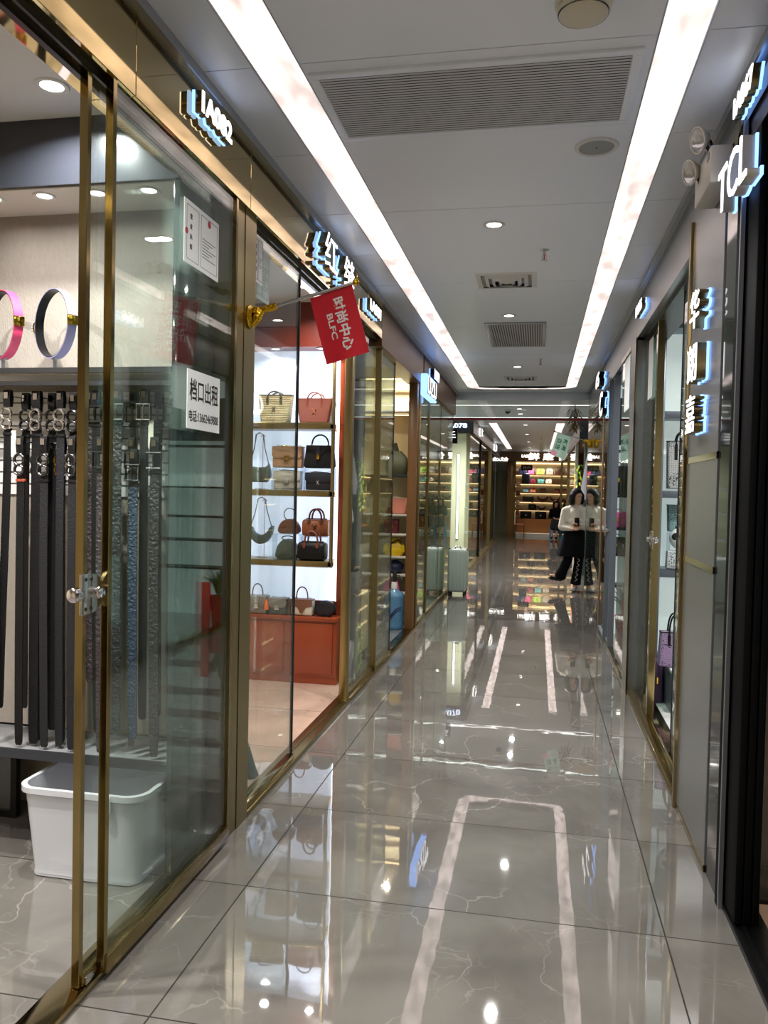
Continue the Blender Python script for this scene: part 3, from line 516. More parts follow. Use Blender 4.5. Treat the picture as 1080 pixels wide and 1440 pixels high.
t = thing('hanging_sign', 'small lit sign hanging from a black bracket at the left crossing corner', 'sign', (-1.42, 13.3, 2.5)); MB().box(-1.52, -1.34, 13.28, 13.32, 2.36, 2.6, .006).done('panel', 'black_metal', t); m = MB(); text(m, '手', 1, 'E', (-1.43, 13.279, 2.48), ext=.003, fit=(.12, .17)); m.done('letter_face', 'sign_white', t, smooth=False); MB().tube([(-1.43, 13.3, 2.6), (-1.43, 13.3, CZ2)], .012).done('bracket', 'black_metal', t)
ES = 28.6
sign('three large lit Chinese characters over the end shop opening', '鲜 康 优', 'E', (.33, ES, 2.83), (1.35, .25), .04, bold=0, col='off_white', back='led_white')
sign('short lit line of writing left of the large characters over the end shop', '1A055', 'E', (-.42, ES, 2.84), (.34, .1), .03, col='off_white', back='led_white')
sign('white lit writing over the glass front left of the end shop', '华文会', 'E', (-1.28, ES, 2.72), (.42, .14), .03, col='off_white', back='led_white')
sign('lit character pair on the left facade of the far aisle', '华仁', 'L', (-1.28, 17.6, 2.86), (.5, .16), .03, back='led_white')
sign('lit character pair deep along the left facade of the far aisle', '美佳', 'L', (-1.28, 23.6, 2.86), (.9, .18), .03, back='led_white')
# ================================================================== SHOP ONE: BELTS
m = MB().box(-3.8, -1.425, 3.24, 3.30, .47, 2.77)
smesh('wall_left_display', m, 'fabric_wall', smooth=False)
smesh('trim_25', MB().box(-3.8, -1.43, 2.95, 3.24, 2.77, 2.80), 'off_white'); smesh('trim_26', MB().box(-3.8, -1.41, 2.93, 2.96, 2.775, 3.04), 'charcoal')
for k, x in enumerate((-2.29, -2.05, -1.81, -1.58)):
    downlight(x, 3.02, 2.77, ['leftmost of the four shelf downlights over the belt display', 'second shelf downlight from the left over the belt display', 'shelf downlight seen between the two gold door posts', 'rightmost of the four shelf downlights over the belt display'][k], .036, 1.1, 'downlights over the belt display', spread=2.8)
downlight(-1.80, 2.69, 3.04, 'larger round downlight in the belt shop ceiling', .05, W_SHOP*1.6, 'belt shop ceiling downlights'); downlight(-2.7, 1.3, 3.04, 'ceiling downlight of the belt shop out to the left', .05, W_SHOP*1.4, 'belt shop ceiling downlights'); downlight(-2.2, 1.9, 3.04, 'ceiling downlight inside the open belt shop door', .05, W_SHOP*3, 'belt shop ceiling downlights', col=(1, .94, .88)); downlight(-2.2, .2, 3.04, 'rear ceiling downlight of the belt shop', .05, W_SHOP, 'belt shop ceiling downlights')
t = thing('belt_display_unit', 'grey wall unit with two shelves and a slatted back that holds the hanging belts', 'display unit', (-2.2, 3.1, 0))
MB().box(-3.5, -1.435, 2.952, 3.24, 2.026, 2.042, .001).done('top_shelf', 'shelf_grey', t); MB().box(-3.5, -1.435, 2.942, 2.952, 2.024, 2.045).done('shelf_edge', 'black_soft', t); MB().box(-3.5, -1.435, 2.942, 2.956, 1.972, 1.99).done('front_rail', 'black_soft', t)
MB().box(-3.5, -1.43, 2.95, 3.24, .43, .462, .002).done('base_shelf', 'shelf_grey', t); MB().box(-3.5, -1.43, 2.94, 2.95, .425, .465).done('shelf_edge', 'charcoal', t)
m = MB()
for k in range(9): m.box(-3.5, -1.43, 3.228, 3.24, 1.52+k*.052, 1.52+k*.052+.044)
m.done('slat_back', 'slat_wall', t, smooth=False); MB().box(-3.5, -1.435, 2.96, 3.22, 2.016, 2.025).done('shelf_underside', 'off_white', t)
MB().box(-1.43, -1.405, 2.935, 3.28, 0, 2.77, .002).done('end_panel', 'dark_glass', t)
m = MB()
def belt_strap(b, x, y, zt, zb, wd, mat, sway):
    n = 14; pts = [(x+sway*math.sin(1.7*k/n)*(k/n), y-.004*math.sin(3*k/n), zt+(zb-zt)*k/n) for k in range(n)]+[(x+sway*1.0, y, zb+.006), (x+sway*1.0, y, zb-.004)]
    return MB().ribbon(pts, [wd]*n+[wd*.9, wd*.62], .004, (1, 0, 0)).done('strap', mat, b)
def belt(label, x, y, z, kind, mat, metal, zb, wd=.036, sway=.01, ttag=False):
    zb = max(zb, .478); b = thing('belt', label, 'belt', (x, y, z), 'belts hanging on the slatted wall')
    # loop over the peg at the top, buckle below it, strap down
    MB().ribbon([(x, y+.006, z-.055), (x, y+.012, z-.02), (x, y+.006, z+.012), (x, y-.006, z+.014), (x, y-.012, z-.02), (x, y-.006, z-.055)], wd*.9, .004, (1, 0, 0)).done('peg_loop', 'leather_black', b)
    MB().box(x-.009, x+.009, y-.017, y-.0145, z-.022, z+.004).tube([(x, y-.015, z-.01), (x, 3.222, z-.006)], .003, 6).done('hanger_clip', 'chrome', b)
    k = MB(); zz = z-.06
    if kind == 'ring':
        for dz, r in ((-.024, .0225), (-.066, .021)): k.tube([(x+r*math.cos(2*PI*q/20), y-.012, zz+dz+r*math.sin(2*PI*q/20)) for q in range(20)], .006, 8, loop=True)
        k.box(x-.023, x+.023, y-.016, y-.008, zz-.050, zz-.040, .002); top = zz-.085
    else:
        h = .062; hw = wd*.5+.011
        k.tube([(x-hw, y-.012, zz+.012), (x+hw, y-.012, zz+.012), (x+hw, y-.012, zz-h+.012), (x-hw, y-.012, zz-h+.012)], .0055, 8, loop=True); k.tube([(x, y-.012, zz+.01), (x, y-.018, zz-.02), (x, y-.014, zz-h+.014)], .004, 6); top = zz-h+.02
    k.done('buckle', metal, b)
    belt_strap(b, x, y, top, zb, wd, mat, sway)
    MB().box(x-wd/2-.003, x+wd/2+.003, y-.006, y+.006, top-.03, top-.018, .001).done('keeper_loop', 'leather_black' if not ttag == 'red' else 'brick_red', b)
    if ttag is True: MB().box(x+wd/2, x+wd/2+.022, y-.004, y-.002, top-.12, top-.01).done('price_tag', 'tag_white', b)
B = belt; Y1, Y2 = 3.02, 2.99
up_ = 1.945; lo_ = 1.752
B('black belt with silver double ring buckle, front one of the leftmost upper cluster', -2.19, 2.99, up_, 'ring', 'leather_black', 'chrome', .62, sway=-.03, ttag=True)
B('black belt behind the front one of the leftmost upper cluster', -2.165, 3.075, up_-.003, 'ring', 'leather_black', 'gunmetal', .60, sway=0); B('rearmost belt of the leftmost upper cluster', -2.14, 3.12, up_-.01, 'ring', 'leather_black', 'gunmetal', .66, sway=.02)
B('wide black belt with a broad silver double ring buckle, alone on its upper peg', -2.055, 2.99, up_-.005, 'ring', 'leather_black', 'chrome', .48, .044, -.005); B('belt tucked behind the wide black belt', -2.03, 3.06, up_-.005, 'ring', 'leather_black', 'gunmetal', .52, .036, .01)
B('black embossed belt with large open ring buckle, left of the gold door post', -1.945, 2.99, up_-.005, 'ring', 'leather_char', 'chrome', .46, sway=.005); B('black belt with ring buckle just right of the embossed belt', -1.905, 3.02, up_-.008, 'ring', 'leather_black', 'gunmetal', .50, sway=.01)
B('dark belt with square buckle seen between the gold posts, left one', -1.83, 3.02, up_, 'square', 'leather_plum', 'gunmetal', .75, sway=.01); B('dark belt with square buckle seen between the gold posts, right one', -1.785, 2.99, up_-.005, 'square', 'leather_black', 'gunmetal', .55, sway=.02)
B('woven dark belt with square buckle just right of the second gold post', -1.69, 2.99, up_+.003, 'square', 'leather_woven', 'steel', .56, .04); B('plain dark belt behind the woven dark belt', -1.655, 3.06, up_, 'square', 'leather_char', 'gunmetal', .60)
B('black belt with square silver buckle above the blue belt', -1.57, 2.99, up_+.003, 'square', 'leather_char', 'steel', .62, .036, .005, True); B('dark belt tucked behind the one with the square silver buckle', -1.54, 3.05, up_, 'square', 'leather_char', 'gunmetal', .62)
B('rightmost dark belt beside the end panel', -1.475, 3.05, up_, 'square', 'leather_char', 'gunmetal', .62)
B('dark belt with tan keeper loop, leftmost in view on the lower row', -2.235, 2.962, lo_, 'square', 'leather_black', 'gunmetal', .55, ttag='red'); B('black belt with dark double rings and a red brown keeper, lower row', -2.108, 2.962, lo_, 'ring', 'leather_black', 'gunmetal', .46, sway=.0, ttag='red'); B('dark belt with a long white tag, lower row', -2.085, 3.04, lo_, 'ring', 'leather_black', 'gunmetal', .44, ttag=True)
B('black belt with a dull double ring buckle, lower row between two upper pegs', -2.0, 2.962, lo_, 'ring', 'leather_char', 'gunmetal', .45, sway=.01); B('black belt with a gold studded buckle, lower row', -1.972, 3.04, lo_, 'ring', 'leather_black', 'gold_bright', .45); B('black belt with ring buckle, lower row, against the gold door post', -1.872, 2.962, lo_, 'ring', 'leather_char', 'gunmetal', .47, sway=.005)
B('plum woven belt with oblong buckle, lower row behind the second gold post', -1.745, 2.962, lo_, 'square', 'leather_plum', 'gunmetal', .45, .034); B('dark woven belt on the lower row right of the plum belt', -1.628, 3.0, lo_, 'square', 'leather_woven', 'gunmetal', .5, .03); B('blue woven belt on the lower row', -1.594, 2.952, lo_-.05, 'square', 'leather_blue', 'gunmetal', .55, .036); B('dark grey woven belt at the right of the lower row', -1.508, 2.962, lo_, 'square', 'leather_woven', 'gunmetal', .48, .04)
def ring_belt(label, x, y, z, R, rz, outer, inner, orn):
    t = thing('rolled_belt', label, 'belt', (x, y, z+.0015), 'belts standing in rings on the top shelf', rz)
    n = 40; zc = .055+R
    def ring(r0, r1, hw): 
        m = MB(); rg = [(r0, -hw), (r1, -hw), (r1, hw), (r0, hw)]
        rows = [[(h, r*math.cos(2*PI*k/n), zc+r*math.sin(2*PI*k/n)) for r, h in rg] for k in range(n)]; bm = m.bm; V = [[bm.verts.new(p) for p in q] for q in rows]
        for k in range(n):
            for j in range(4): bm.faces.new((V[k][j], V[k][(j+1) % 4], V[(k+1) % n][(j+1) % 4], V[(k+1) % n][j]))
        return m
    ring(R-.003, R, .019).done('outer_strap', outer, t, w=False); ring(R-.006, R-.003, .0185).done('lining', inner, t, w=False)
    b = MB(); b.tube([(.022*math.cos(2*PI*q/18), -R-.006, zc+.028*math.sin(2*PI*q/18)) for q in range(18)], .004, 8, loop=True)
    bk = b.done('buckle', 'gold_bright', t, w=False); c = MB()
    for q in range(16): c.ball((.024*math.cos(2*PI*q/16), -R-.010, zc+.030*math.sin(2*PI*q/16)), .0045, 8)
    c.done('pearls', orn, bk, w=False); b = MB(); b.box(-.023, .023, R-.002, R+.006, zc-.02, zc+.02, .003); b.done('logo_plate', 'gold_bright', t, w=False)
    MB().box(-.02, .02, -.03, .03, 0, .004).box(-.006, .006, -.004, .004, .004, .052).tube([(0, -.03, .06), (0, 0, .052), (0, .03, .06)], .005, 8).done('stand', 'alu', t, w=False)
ring_belt('lavender belt rolled in an upright ring, nearest the gold post on the top shelf', -2.015, 3.05, 2.042, .145, 1.05+PI, 'lavender', 'black_metal', 'pearl')
ring_belt('pink belt rolled in an upright ring at the left edge of the top shelf', -2.26, 3.05, 2.042, .145, 1.05+PI, 'pink_belt', 'black_metal', 'pearl')
# tub under the shelf
def rrect(x0, x1, y0, y1, r, z, n=6):
    p = []
    for cx, cy_, a0 in ((x1-r, y1-r, 0), (x0+r, y1-r, PI/2), (x0+r, y0+r, PI), (x1-r, y0+r, 3*PI/2)):
        for k in range(n+1): a = a0+PI/2*k/n; p.append((cx+r*math.cos(a), cy_+r*math.sin(a), z))
    return p
t = thing('storage_tub', 'open translucent white plastic storage tub on the floor under the belts', 'storage box', (-1.72, 3.05, 0))
X0, X1, YA, YZ = -1.965, -1.50, 2.83, 3.21
m = MB(); e = .03
m.loft([rrect(X0+.02, X1-.02, YA+.02, YZ-.02, .05, .03), rrect(X0, X1, YA, YZ, .05, 0.0+.012), rrect(X0, X1, YA, YZ, .055, .03), rrect(X0-e, X1+e, YA-e, YZ+e*.6, .075, .34), rrect(X0-e-.015, X1+e+.015, YA-e-.015, YZ+e*.6+.01, .085, .35), rrect(X0-e-.015, X1+e+.015, YA-e-.015, YZ+e*.6+.01, .085, .372), rrect(X0-e+.004, X1+e-.004, YA-e+.004, YZ+e*.6-.004, .075, .372), rrect(X0+.006, X1-.006, YA+.006, YZ-.006, .05, .03)][1:], caps=False)
m.prism([(a, b) for a, b, c in rrect(X0, X1, YA, YZ, .05, 0)], .005, .014, 'Z'); m.done('tub_body', 'tub_clear', t)
m = MB()
for (x, y) in ((X0+.05, YA+.05), (X1-.05, YA+.05), (X0+.05, YZ-.05), (X1-.05, YZ-.05)): m.lathe([(.02, 0), (.02, .008), (.0001, .008)], (x, y, 0), 12)
m.done('feet', 'tub', t); MB().box(-1.62, -1.585, YA-e-.02, YA-e-.005, .30, .37, .004).done('latch_tab', 'tub', t); MB().tube([(X1+e+.012, 2.99+.03*math.cos(a), .32-.03*math.sin(a)) for a in [PI*k/8-.0 for k in range(9)]], .006, 8).done('carry_handle', 'plum', t)
t = thing('floor_mirror', 'black framed low mirror leaning on the floor at the left edge under the belts', 'mirror', (-2.55, 3.2, 0))
m = MB(); m.box(-2.9, -2.36, 3.30, 3.33, .0, .03).box(-2.9, -2.36, 3.30, 3.33, .42, .45).box(-2.39, -2.36, 3.30, 3.33, .03, .42).box(-2.9, -2.87, 3.30, 3.33, .03, .42); m.done('frame', 'black_metal', t); MB().box(-2.87, -2.39, 3.312, 3.318, .03, .42).done('mirror_pane', 'steel_dark', t)
# papers on the glass
def paper(label, cat, x, y0, y1, z0, z1, rows, seal=False, group=None, name='certificate'):
    t = thing(name, label, cat, (x, (y0+y1)/2, z0), group); MB().box(x, x+.003, y0, y1, z0, z1).done('sheet', 'paper', t, smooth=False)
    W_ = y1-y0; H_ = z1-z0; xf = x+.0035; ln = MB()
    for a, b in ((.06, .40), (.46, .95)):
        ya, yb = y0+W_*a, y0+W_*b; za, zb = z0+H_*.07, z0+H_*.93
        ln.box(xf-.001, xf, ya, yb, za, za+.002).box(xf-.001, xf, ya, yb, zb-.002, zb).box(xf-.001, xf, ya, ya+.002, za, zb).box(xf-.001, xf, yb-.002, yb, za, zb)
    for k in range(rows): zz = z0+H_*(.55-.05*k); ln.box(xf-.001, xf, y0+W_*.5, y0+W_*(.9-.1*(k % 3)), zz, zz+.003)
    ln.done('printed_lines', 'paper_line', t, smooth=False)
    tx = MB()
    for k, ch in enumerate('营业执照'): text(tx, ch, .022, 'L', (xf, y0+W_*.18, z0+H_*(.76-.16*k)), ext=.0005)
    tx.done('title', 'print_black', t, smooth=False)
    if seal: MB().lathe([(.0001, 0), (.014, 0), (.014, .001), (.0001, .001)], (xf-.0005, y0+W_*.7, z0+H_*.86), 20, 'X').done('red_seal', 'print_red', t); MB().lathe([(.0001, 0), (.012, 0), (.012, .001), (.0001, .001)], (xf-.0005, y0+W_*.06, z0+H_*.5), 20, 'X').done('red_seal', 'print_red', t)
paper('white certificate sheet with red seals taped high on the belt shop window', 'certificate', -1.3135, 2.78, 3.10, 2.41, 2.645, 7, True)
paper('front certificate sheet taped inside the bag shop glass', 'certificate', -1.345, 3.60, 3.72, 2.55, 2.77, 5); paper('longer certificate sheet behind the front one in the bag shop glass', 'certificate', -1.375, 3.72, 3.9, 2.50, 2.80, 8)
t = thing('rental_notice', 'white paper stall to let notice with large black characters on the belt shop window', 'notice', (-1.313, 2.98, 1.79))
MB().box(-1.3135, -1.3105, 2.825, 3.135, 1.795, 2.02).done('sheet', 'paper', t, smooth=False)
m = MB(); text(m, '档口出租', 1, 'L', (-1.310, 2.98, 1.945), ext=.0005, fit=(.27, .085), bold=.012); m.done('headline', 'print_black', t, smooth=False); m = MB(); text(m, '电话:13662469888', 1, 'L', (-1.310, 2.98, 1.845), ext=.0005, fit=(.28, .045), bold=.008); m.done('phone_line', 'print_black', t, smooth=False)
# flag on a pole
def flag(label, base, tip, a0, a1, drop, cloth, name='flag'):
    base, tip = Vector(base), Vector(tip); d = (tip-base).normalized()
    t = thing(name, label, 'flag', base)
    MB().tube([base+d*.03, tip], .008, 10).done('pole', 'steel', t); MB().ball(tip+d*.012, (.016, .016, .016), 12).lathe([(.012, -.004), (.006, .01), (.0001, .04)], tip+d*.015, 10).done('finial', 'brass_cast', t)
    return t, base, tip, d
P0 = Vector((-1.322, 3.50, 2.37)); P1 = at(497, 398, 3.56)
f1, b0, tp, d = flag('red flag with white lettering on an angled pole fixed to the gold pier', P0, P1, 0, 0, 0, 0)
m = MB(); m.lathe([(.0001, 0), (.05, .0), (.055, .008), (.04, .016), (.03, .022)], P0+Vector((-.002, 0, -.015)), 20, 'X'); m.ball(P0+Vector((.03, 0, .0)), (.03, .02, .035), 12); m.tube([P0+Vector((.01, 0, -.05)), P0+Vector((.03, 0, -.02)), P0+d*.06], [.018, .026, .016], 10); m.tube([P0+d*.05, P0+d*.13], .017, 12)
for k in range(5): m.ball(P0+Vector((.02+.006*k, 0, -.045+.014*k)), (.014, .016, .012), 8)
m.done('wall_bracket', 'brass_cast', f1)
A = at(436, 420, 3.545); C_ = at(459, 513, 3.60); Bq = at(495, 400, 3.56); D_ = at(519, 495, 3.60)
def cloth_patch(A, Bq, C_, D_, th=.003, nu=14, nv=16, wav=.008):
    nrm = (Bq-A).cross(C_-A).normalized(); m = MB()
    def pt(u, v): 
        top = A.lerp(Bq, u); bot = C_.lerp(D_, u); p = top.lerp(bot, v); return p+nrm*(wav*v*math.sin(2.2*PI*u+1.2*v)), nrm
    for s_ in (0, 1):
        g = [[m.bm.verts.new(pt(i/nu, j/nv)[0]+nrm*(th*s_)) for i in range(nu+1)] for j in range(nv+1)]
        for j in range(nv):
            for i in range(nu): m.bm.faces.new((g[j][i], g[j][i+1], g[j+1][i+1], g[j+1][i]))
        if s_ == 0: g0 = g
    ed = [(0, i) for i in range(nu+1)]+[(j, nu) for j in range(1, nv+1)]+[(nv, i) for i in range(nu-1, -1, -1)]+[(j, 0) for j in range(nv-1, 0, -1)]
    for k in range(len(ed)):
        a, b = ed[k], ed[(k+1) % len(ed)]; m.bm.faces.new((g0[a[0]][a[1]], g0[b[0]][b[1]], g[b[0]][b[1]], g[a[0]][a[1]]))
    return m, pt
m, pt = cloth_patch(A, Bq, C_, D_); cl = m.done('cloth', 'flag_red', f1)
def on_cloth(mb, body, pt, u0, v0, wu, hv, rot, eps=-.003, bold=.01):
    me = text_mesh(body, 1, 0, bold); xs = [v.co.x for v in me.vertices]; ys = [v.co.y for v in me.vertices]
    x0, x1, y0, y1 = min(xs), max(xs), min(ys), max(ys); bm = bmesh.new(); bm.from_mesh(me)
    bmesh.ops.triangulate(bm, faces=bm.faces[:]); bmesh.ops.subdivide_edges(bm, edges=[e for e in bm.edges if e.calc_length() > .25], cuts=2)
    for v in bm.verts:
        a = (v.co.x-x0)/(x1-x0); b = (v.co.y-y0)/(y1-y0)
        if rot: u, vv = u0+wu*b, v0+hv*a          # reads down the cloth
        else: u, vv = u0+wu*a, v0+hv*(1-b)
        p, n = pt(u, vv); v.co = p+n*eps
    me2 = bpy.data.meshes.new('t'); bm.to_mesh(me2); bm.free(); mb.mesh(me2, Matrix.Identity(4)); bpy.data.meshes.remove(me); bpy.data.meshes.remove(me2)
# which side of the cloth looks at the aisle
side = -1 if (Bq-A).cross(C_-A).normalized().dot(Vector((0, 0, EYE))-A) < 0 else 1
ep = -.0012 if side < 0 else .0042
m = MB()
on_cloth(m, '时尚中心', pt, .47, .11, .27, .77, True, ep, .03)
m.done('lettering', 'print_white', cl, smooth=False); m = MB(); on_cloth(m, 'BLFC', pt, .27, .30, .14, .38, True, ep, .022)
lt_ = m.done('lettering', 'print_white', cl, smooth=False)
# ================================================================== BAGS
def bag(label, loc, group=None, rz=0, name='handbag'): return thing(name, label, 'handbag', (loc[0], loc[1], loc[2]+.0015), group, rz)
def lp(name, mb, mat, t, **k): return mb.done(name, mat, t, w=False, **k)
def emblem(t, mat, x, y, z, s):
    m = MB()
    for sg in (-1, 1):
        m.tube([(x+sg*s*(.5-.42*math.cos(a)), y, z+s*.45*math.sin(a)) for a in [-1.15+2.3*k/10 for k in range(11)]], s*.09, 6)
    m.box(x-s*.09, x+s*.09, y-s*.08, y+s*.08, z-s*.18, z+s*.18)
    return lp('emblem', m, mat, t)
def arc_pts(x0, x1, z, h, y, n=14, p=.8): return [((x0+x1)/2-(x1-x0)/2*math.cos(PI*k/n), y, z+h*math.sin(PI*k/n)**p) for k in range(n+1)]
def tote(label, loc, wb, wt, h, d, mat, hmat, hh, group=None, rz=0, emb=None, straps=True):
    t = bag(label, loc, group, rz)
    m = MB(); rings = []
    for k in range(9):
        f = k/8; ww = (wb+(wt-wb)*f)/2; dd = d/2*(1-.35*f)
        if f == 0: rings.append(rr2(ww*.96, dd*.9, .02, .002))
        rings.append(rr2(ww, dd, .02, .008+(h-.008)*f+(.012*math.cos(0) if k == 8 else 0)))
    m.loft(rings); lp('body', m, mat, t)
    for sy in (-1, 1):
        x = wt*.2; y = sy*d*.34
        if hh: lp('handle', MB().tube(arc_pts(-x, x, h*.92, hh, y), .0065, 8).box(-x-.011, -x+.011, y-.006, y+.006, h*.62, h*.96).box(x-.011, x+.011, y-.006, y+.006, h*.62, h*.96), hmat, t)
    if emb: emblem(t, emb, 0, -d*.45, h*.5, wt*.17)
    lp('top_trim', MB().tube([p for p in rr2(wt/2, d/2*.65, .02, h+.01)], .004, 6, loop=True), hmat, t)
    return t
def rr2(hx, hy, r, z, n=4):
    r = min(r, hx*.9, hy*.9); p = []
    for cx, cy_, a0 in ((hx-r, hy-r, 0), (-hx+r, hy-r, PI/2), (-hx+r, -hy+r, PI), (hx-r, -hy+r, 3*PI/2)):
        for k in range(n+1): a = a0+PI/2*k/n; p.append((cx+r*math.cos(a), cy_+r*math.sin(a), z))
    return p
def flapbag(label, loc, w_, h, d, mat, fmat, clasp, group=None, rz=0, strap=None, saddle=False, emb=None, fh=.55):
    t = bag(label, loc, group, rz)
    lp('body', MB().box(-w_/2, w_/2, -d/2, d/2, 0, h, .012, 3), mat, t)
    o = [(-w_/2-.003, h*.97), (-w_/2-.003, h*(1-fh)+.02), (-w_/2+.02, h*(1-fh)), (w_/2-.02, h*(1-fh)), (w_/2+.003, h*(1-fh)+.02), (w_/2+.003, h*.97)]
    if saddle: o = [(-w_/2, h*.98), (-w_/2, h*.62), (-w_*.2, h*.52), (-w_*.07, h*.18), (w_*.07, h*.18), (w_*.2, h*.52), (w_/2, h*.62), (w_/2, h*.98)]
    f = MB().prism(o, -d/2-.007, -d/2-.001, 'Y', .003); f.box(-w_/2-.002, w_/2+.002, -d/2-.006, d/2, h-.006, h+.006, .005); fo = lp('flap', f, fmat, t)
    if emb: emblem(t, clasp, 0, -d/2-.009, h*(1-fh)-.0, .035)
    elif saddle: lp('clasp', MB().box(-.006, .006, -d/2-.012, -d/2-.006, h*.12, h*.2, .002), clasp, fo)
    else: lp('clasp', MB().box(-.02, .02, -d/2-.013, -d/2-.006, h*(1-fh)-.018, h*(1-fh)+.022, .003), clasp, fo)
    if strap == 'arch': lp('handle', MB().tube(arc_pts(-w_*.32, w_*.22, h, .10, 0, p=.7), .0055, 8), fmat, t)
    elif strap: lp('strap', MB().tube([(-w_/2+.03, 0, h+.004), (-w_*.2, -.01, h+.012), (w_*.1, .01, h+.008), (w_/2-.03, 0, h+.004)], .005, 8), strap, t)
    for sx in (-1, 1): pass
    lp('rings', MB().tube([(-w_/2+.03+.009*math.cos(a), 0, h+.008+.009*math.sin(a)) for a in [2*PI*k/12 for k in range(12)]], .002, 6, loop=True).tube([(w_/2-.03+.009*math.cos(a), 0, h+.008+.009*math.sin(a)) for a in [2*PI*k/12 for k in range(12)]], .002, 6, loop=True), clasp, t)
    return t
def tophandle(label, loc, wb, wt, h, d, mat, clasp, hh, group=None, rz=0):
    t = bag(label, loc, group, rz)
    o = [(-wb/2+.012, 0), (wb/2-.012, 0), (wb/2, .02), (wt/2+.006, h-.02), (wt/2-.01, h), (-wt/2+.01, h), (-wt/2-.006, h-.02), (-wb/2, .02)]
    lp('body', MB().prism(o, -d/2, d/2, 'Y', .012, 3), mat, t)
    f = MB().prism([(-wt/2, h), (-wt/2-.004, h*.74), (-wt*.26, h*.72), (-wt*.1, h*.56), (-.02, h*.42), (.02, h*.42), (wt*.1, h*.56), (wt*.26, h*.72), (wt/2+.004, h*.74), (wt/2, h)], -d/2-.006, -d/2, 'Y', .002); f.box(-.018, .018, -d/2-.010, -d/2-.004, h*.36, h*.98, .002)
    fo = lp('flap', f, mat, t); lp('lock', MB().box(-.013, .013, -d/2-.018, -d/2-.009, h*.38, h*.56, .003).tube([(-.008, -d/2-.014, h*.56), (-.006, -d/2-.014, h*.61), (.006, -d/2-.014, h*.61), (.008, -d/2-.014, h*.56)], .0025, 6), clasp, fo)
    lp('handle', MB().tube(arc_pts(-wt*.34, wt*.34, h, hh, 0), .0065, 10), mat, t); lp('handle_studs', MB().box(-wt*.34-.008, -wt*.34+.008, -.008, .008, h-.004, h+.014, .002).box(wt*.34-.008, wt*.34+.008, -.008, .008, h-.004, h+.014, .002), 'chrome', t)
    return t
def boston(label, loc, w_, h, d, mat, hmat, hh, group=None, rz=0, emb=None):
    t = bag(label, loc, group, rz); prof = []
    for k in range(24):
        a = 2*PI*k/24; c, s_ = math.cos(a), math.sin(a); e = .55
        prof.append((d/2*abs(c)**e*(1 if c > 0 else -1), h/2+h/2*abs(s_)**e*(1 if s_ > 0 else -1)))
    m = MB(); rings = []
    for x, k in ((-w_/2, .86), (-w_/2+.006, .95), (-w_/2+.02, 1), (0, 1.02), (w_/2-.02, 1), (w_/2-.006, .95), (w_/2, .86)): rings.append([(x, u*k, h/2+(v-h/2)*k) for u, v in prof])
    m.loft(rings); lp('body', m, mat, t)
    for sy in (-1, 1):
        x = w_*.24; y = sy*d*.36
        hd = lp('handle', MB().tube(arc_pts(-x, x, h*.9, hh, y, p=.7), .0075, 10), hmat, t)
        if sy < 0:
            for x_ in (-x, x): lp('handle_tab', MB().prism([(x_-.014, h*.95), (x_+.014, h*.95), (x_+.010, h*.72), (x_, h*.66), (x_-.010, h*.72)], -d/2-.005, -d/2+.02, 'Y'), hmat, hd)
    lp('zip', MB().box(-w_/2+.02, w_/2-.02, -.006, .006, h-.002, h+.007, .002), 'steel_dark', t)
    if emb: emblem(t, emb, 0, -d/2-.004, h*.5, .06)
    return t
def hobo(label, loc, w_, h, d, mat, apex, group=None, crescent=True, rz=0, emb=None, base_z=.11):
    t = bag(label, loc, group, rz); o = []
    if crescent:
        for k in range(15): a = PI+PI*k/14; o.append((w_/2*math.cos(a), base_z+h+h*math.sin(a)))
        for k in range(1, 14): a = 2*PI-PI*k/14; o.append((w_*.36*math.cos(a), base_z+h+h*.5*math.sin(a)+.0))
    else:
        o = [(-w_/2, base_z+h*.9), (-w_/2-.006, base_z+h*.3), (-w_/2+.03, base_z), (w_/2-.03, base_z), (w_/2+.006, base_z+h*.3), (w_/2-.01, base_z+h*.95), (w_*.3, base_z+h*.82), (0, base_z+h*.8), (-w_*.3, base_z+h*.84)]
    lp('body', MB().prism(o, -d/2, d/2, 'Y', .012, 3), mat, t)
    ztop = base_z+apex; x = w_*.43
    lp('strap', MB().ribbon([(-x, 0, base_z+h*.92), (-x*.55, 0, base_z+h+(apex-h)*.5), (-.03, 0, ztop-.015), (0, 0, ztop), (.03, 0, ztop-.015), (x*.55, 0, base_z+h+(apex-h)*.5), (x, 0, base_z+h*.92)], [.012, .014, .024, .028, .024, .014, .012], .004, (0, 1, 0)), mat, t)
    lp('rings', MB().tube([(x+.008*math.cos(a), -.004, base_z+h*.97+.008*math.sin(a)) for a in [2*PI*k/12 for k in range(12)]], .002, 6, loop=True), 'chrome', t)
    if emb: emblem(t, emb, 0, -d/2-.004, base_z+h*.6, .045)
    return t
def stand(label, loc, h):
    t = thing('bag_stand', label, 'display stand', (loc[0], loc[1]+.06, loc[2]+.0015), 'slim bag stands'); lp('base', MB().box(-.045, .045, -.035, .035, 0, .006, .002), 'chrome', t); lp('pole', MB().tube([(0, .02, .006), (0, .02, h)], .0035, 8).tube([(-.02, .02, h-.02), (0, .02, h-.006), (.02, .02, h-.02)], .0045, 8), 'chrome', t); return t
def riser(label, loc, w_, d, h):
    t = thing('acrylic_riser', label, 'display riser', (loc[0], loc[1], loc[2]+.0012), 'clear acrylic risers'); lp('top', MB().box(-w_/2, w_/2, -d/2, d/2, h-.005, h), 'acrylic', t)
    for sx in (-1, 1): lp('leg', MB().box(sx*w_/2-.0025, sx*w_/2+.0025, -d/2, d/2, 0, h-.005), 'acrylic', t)
    return t
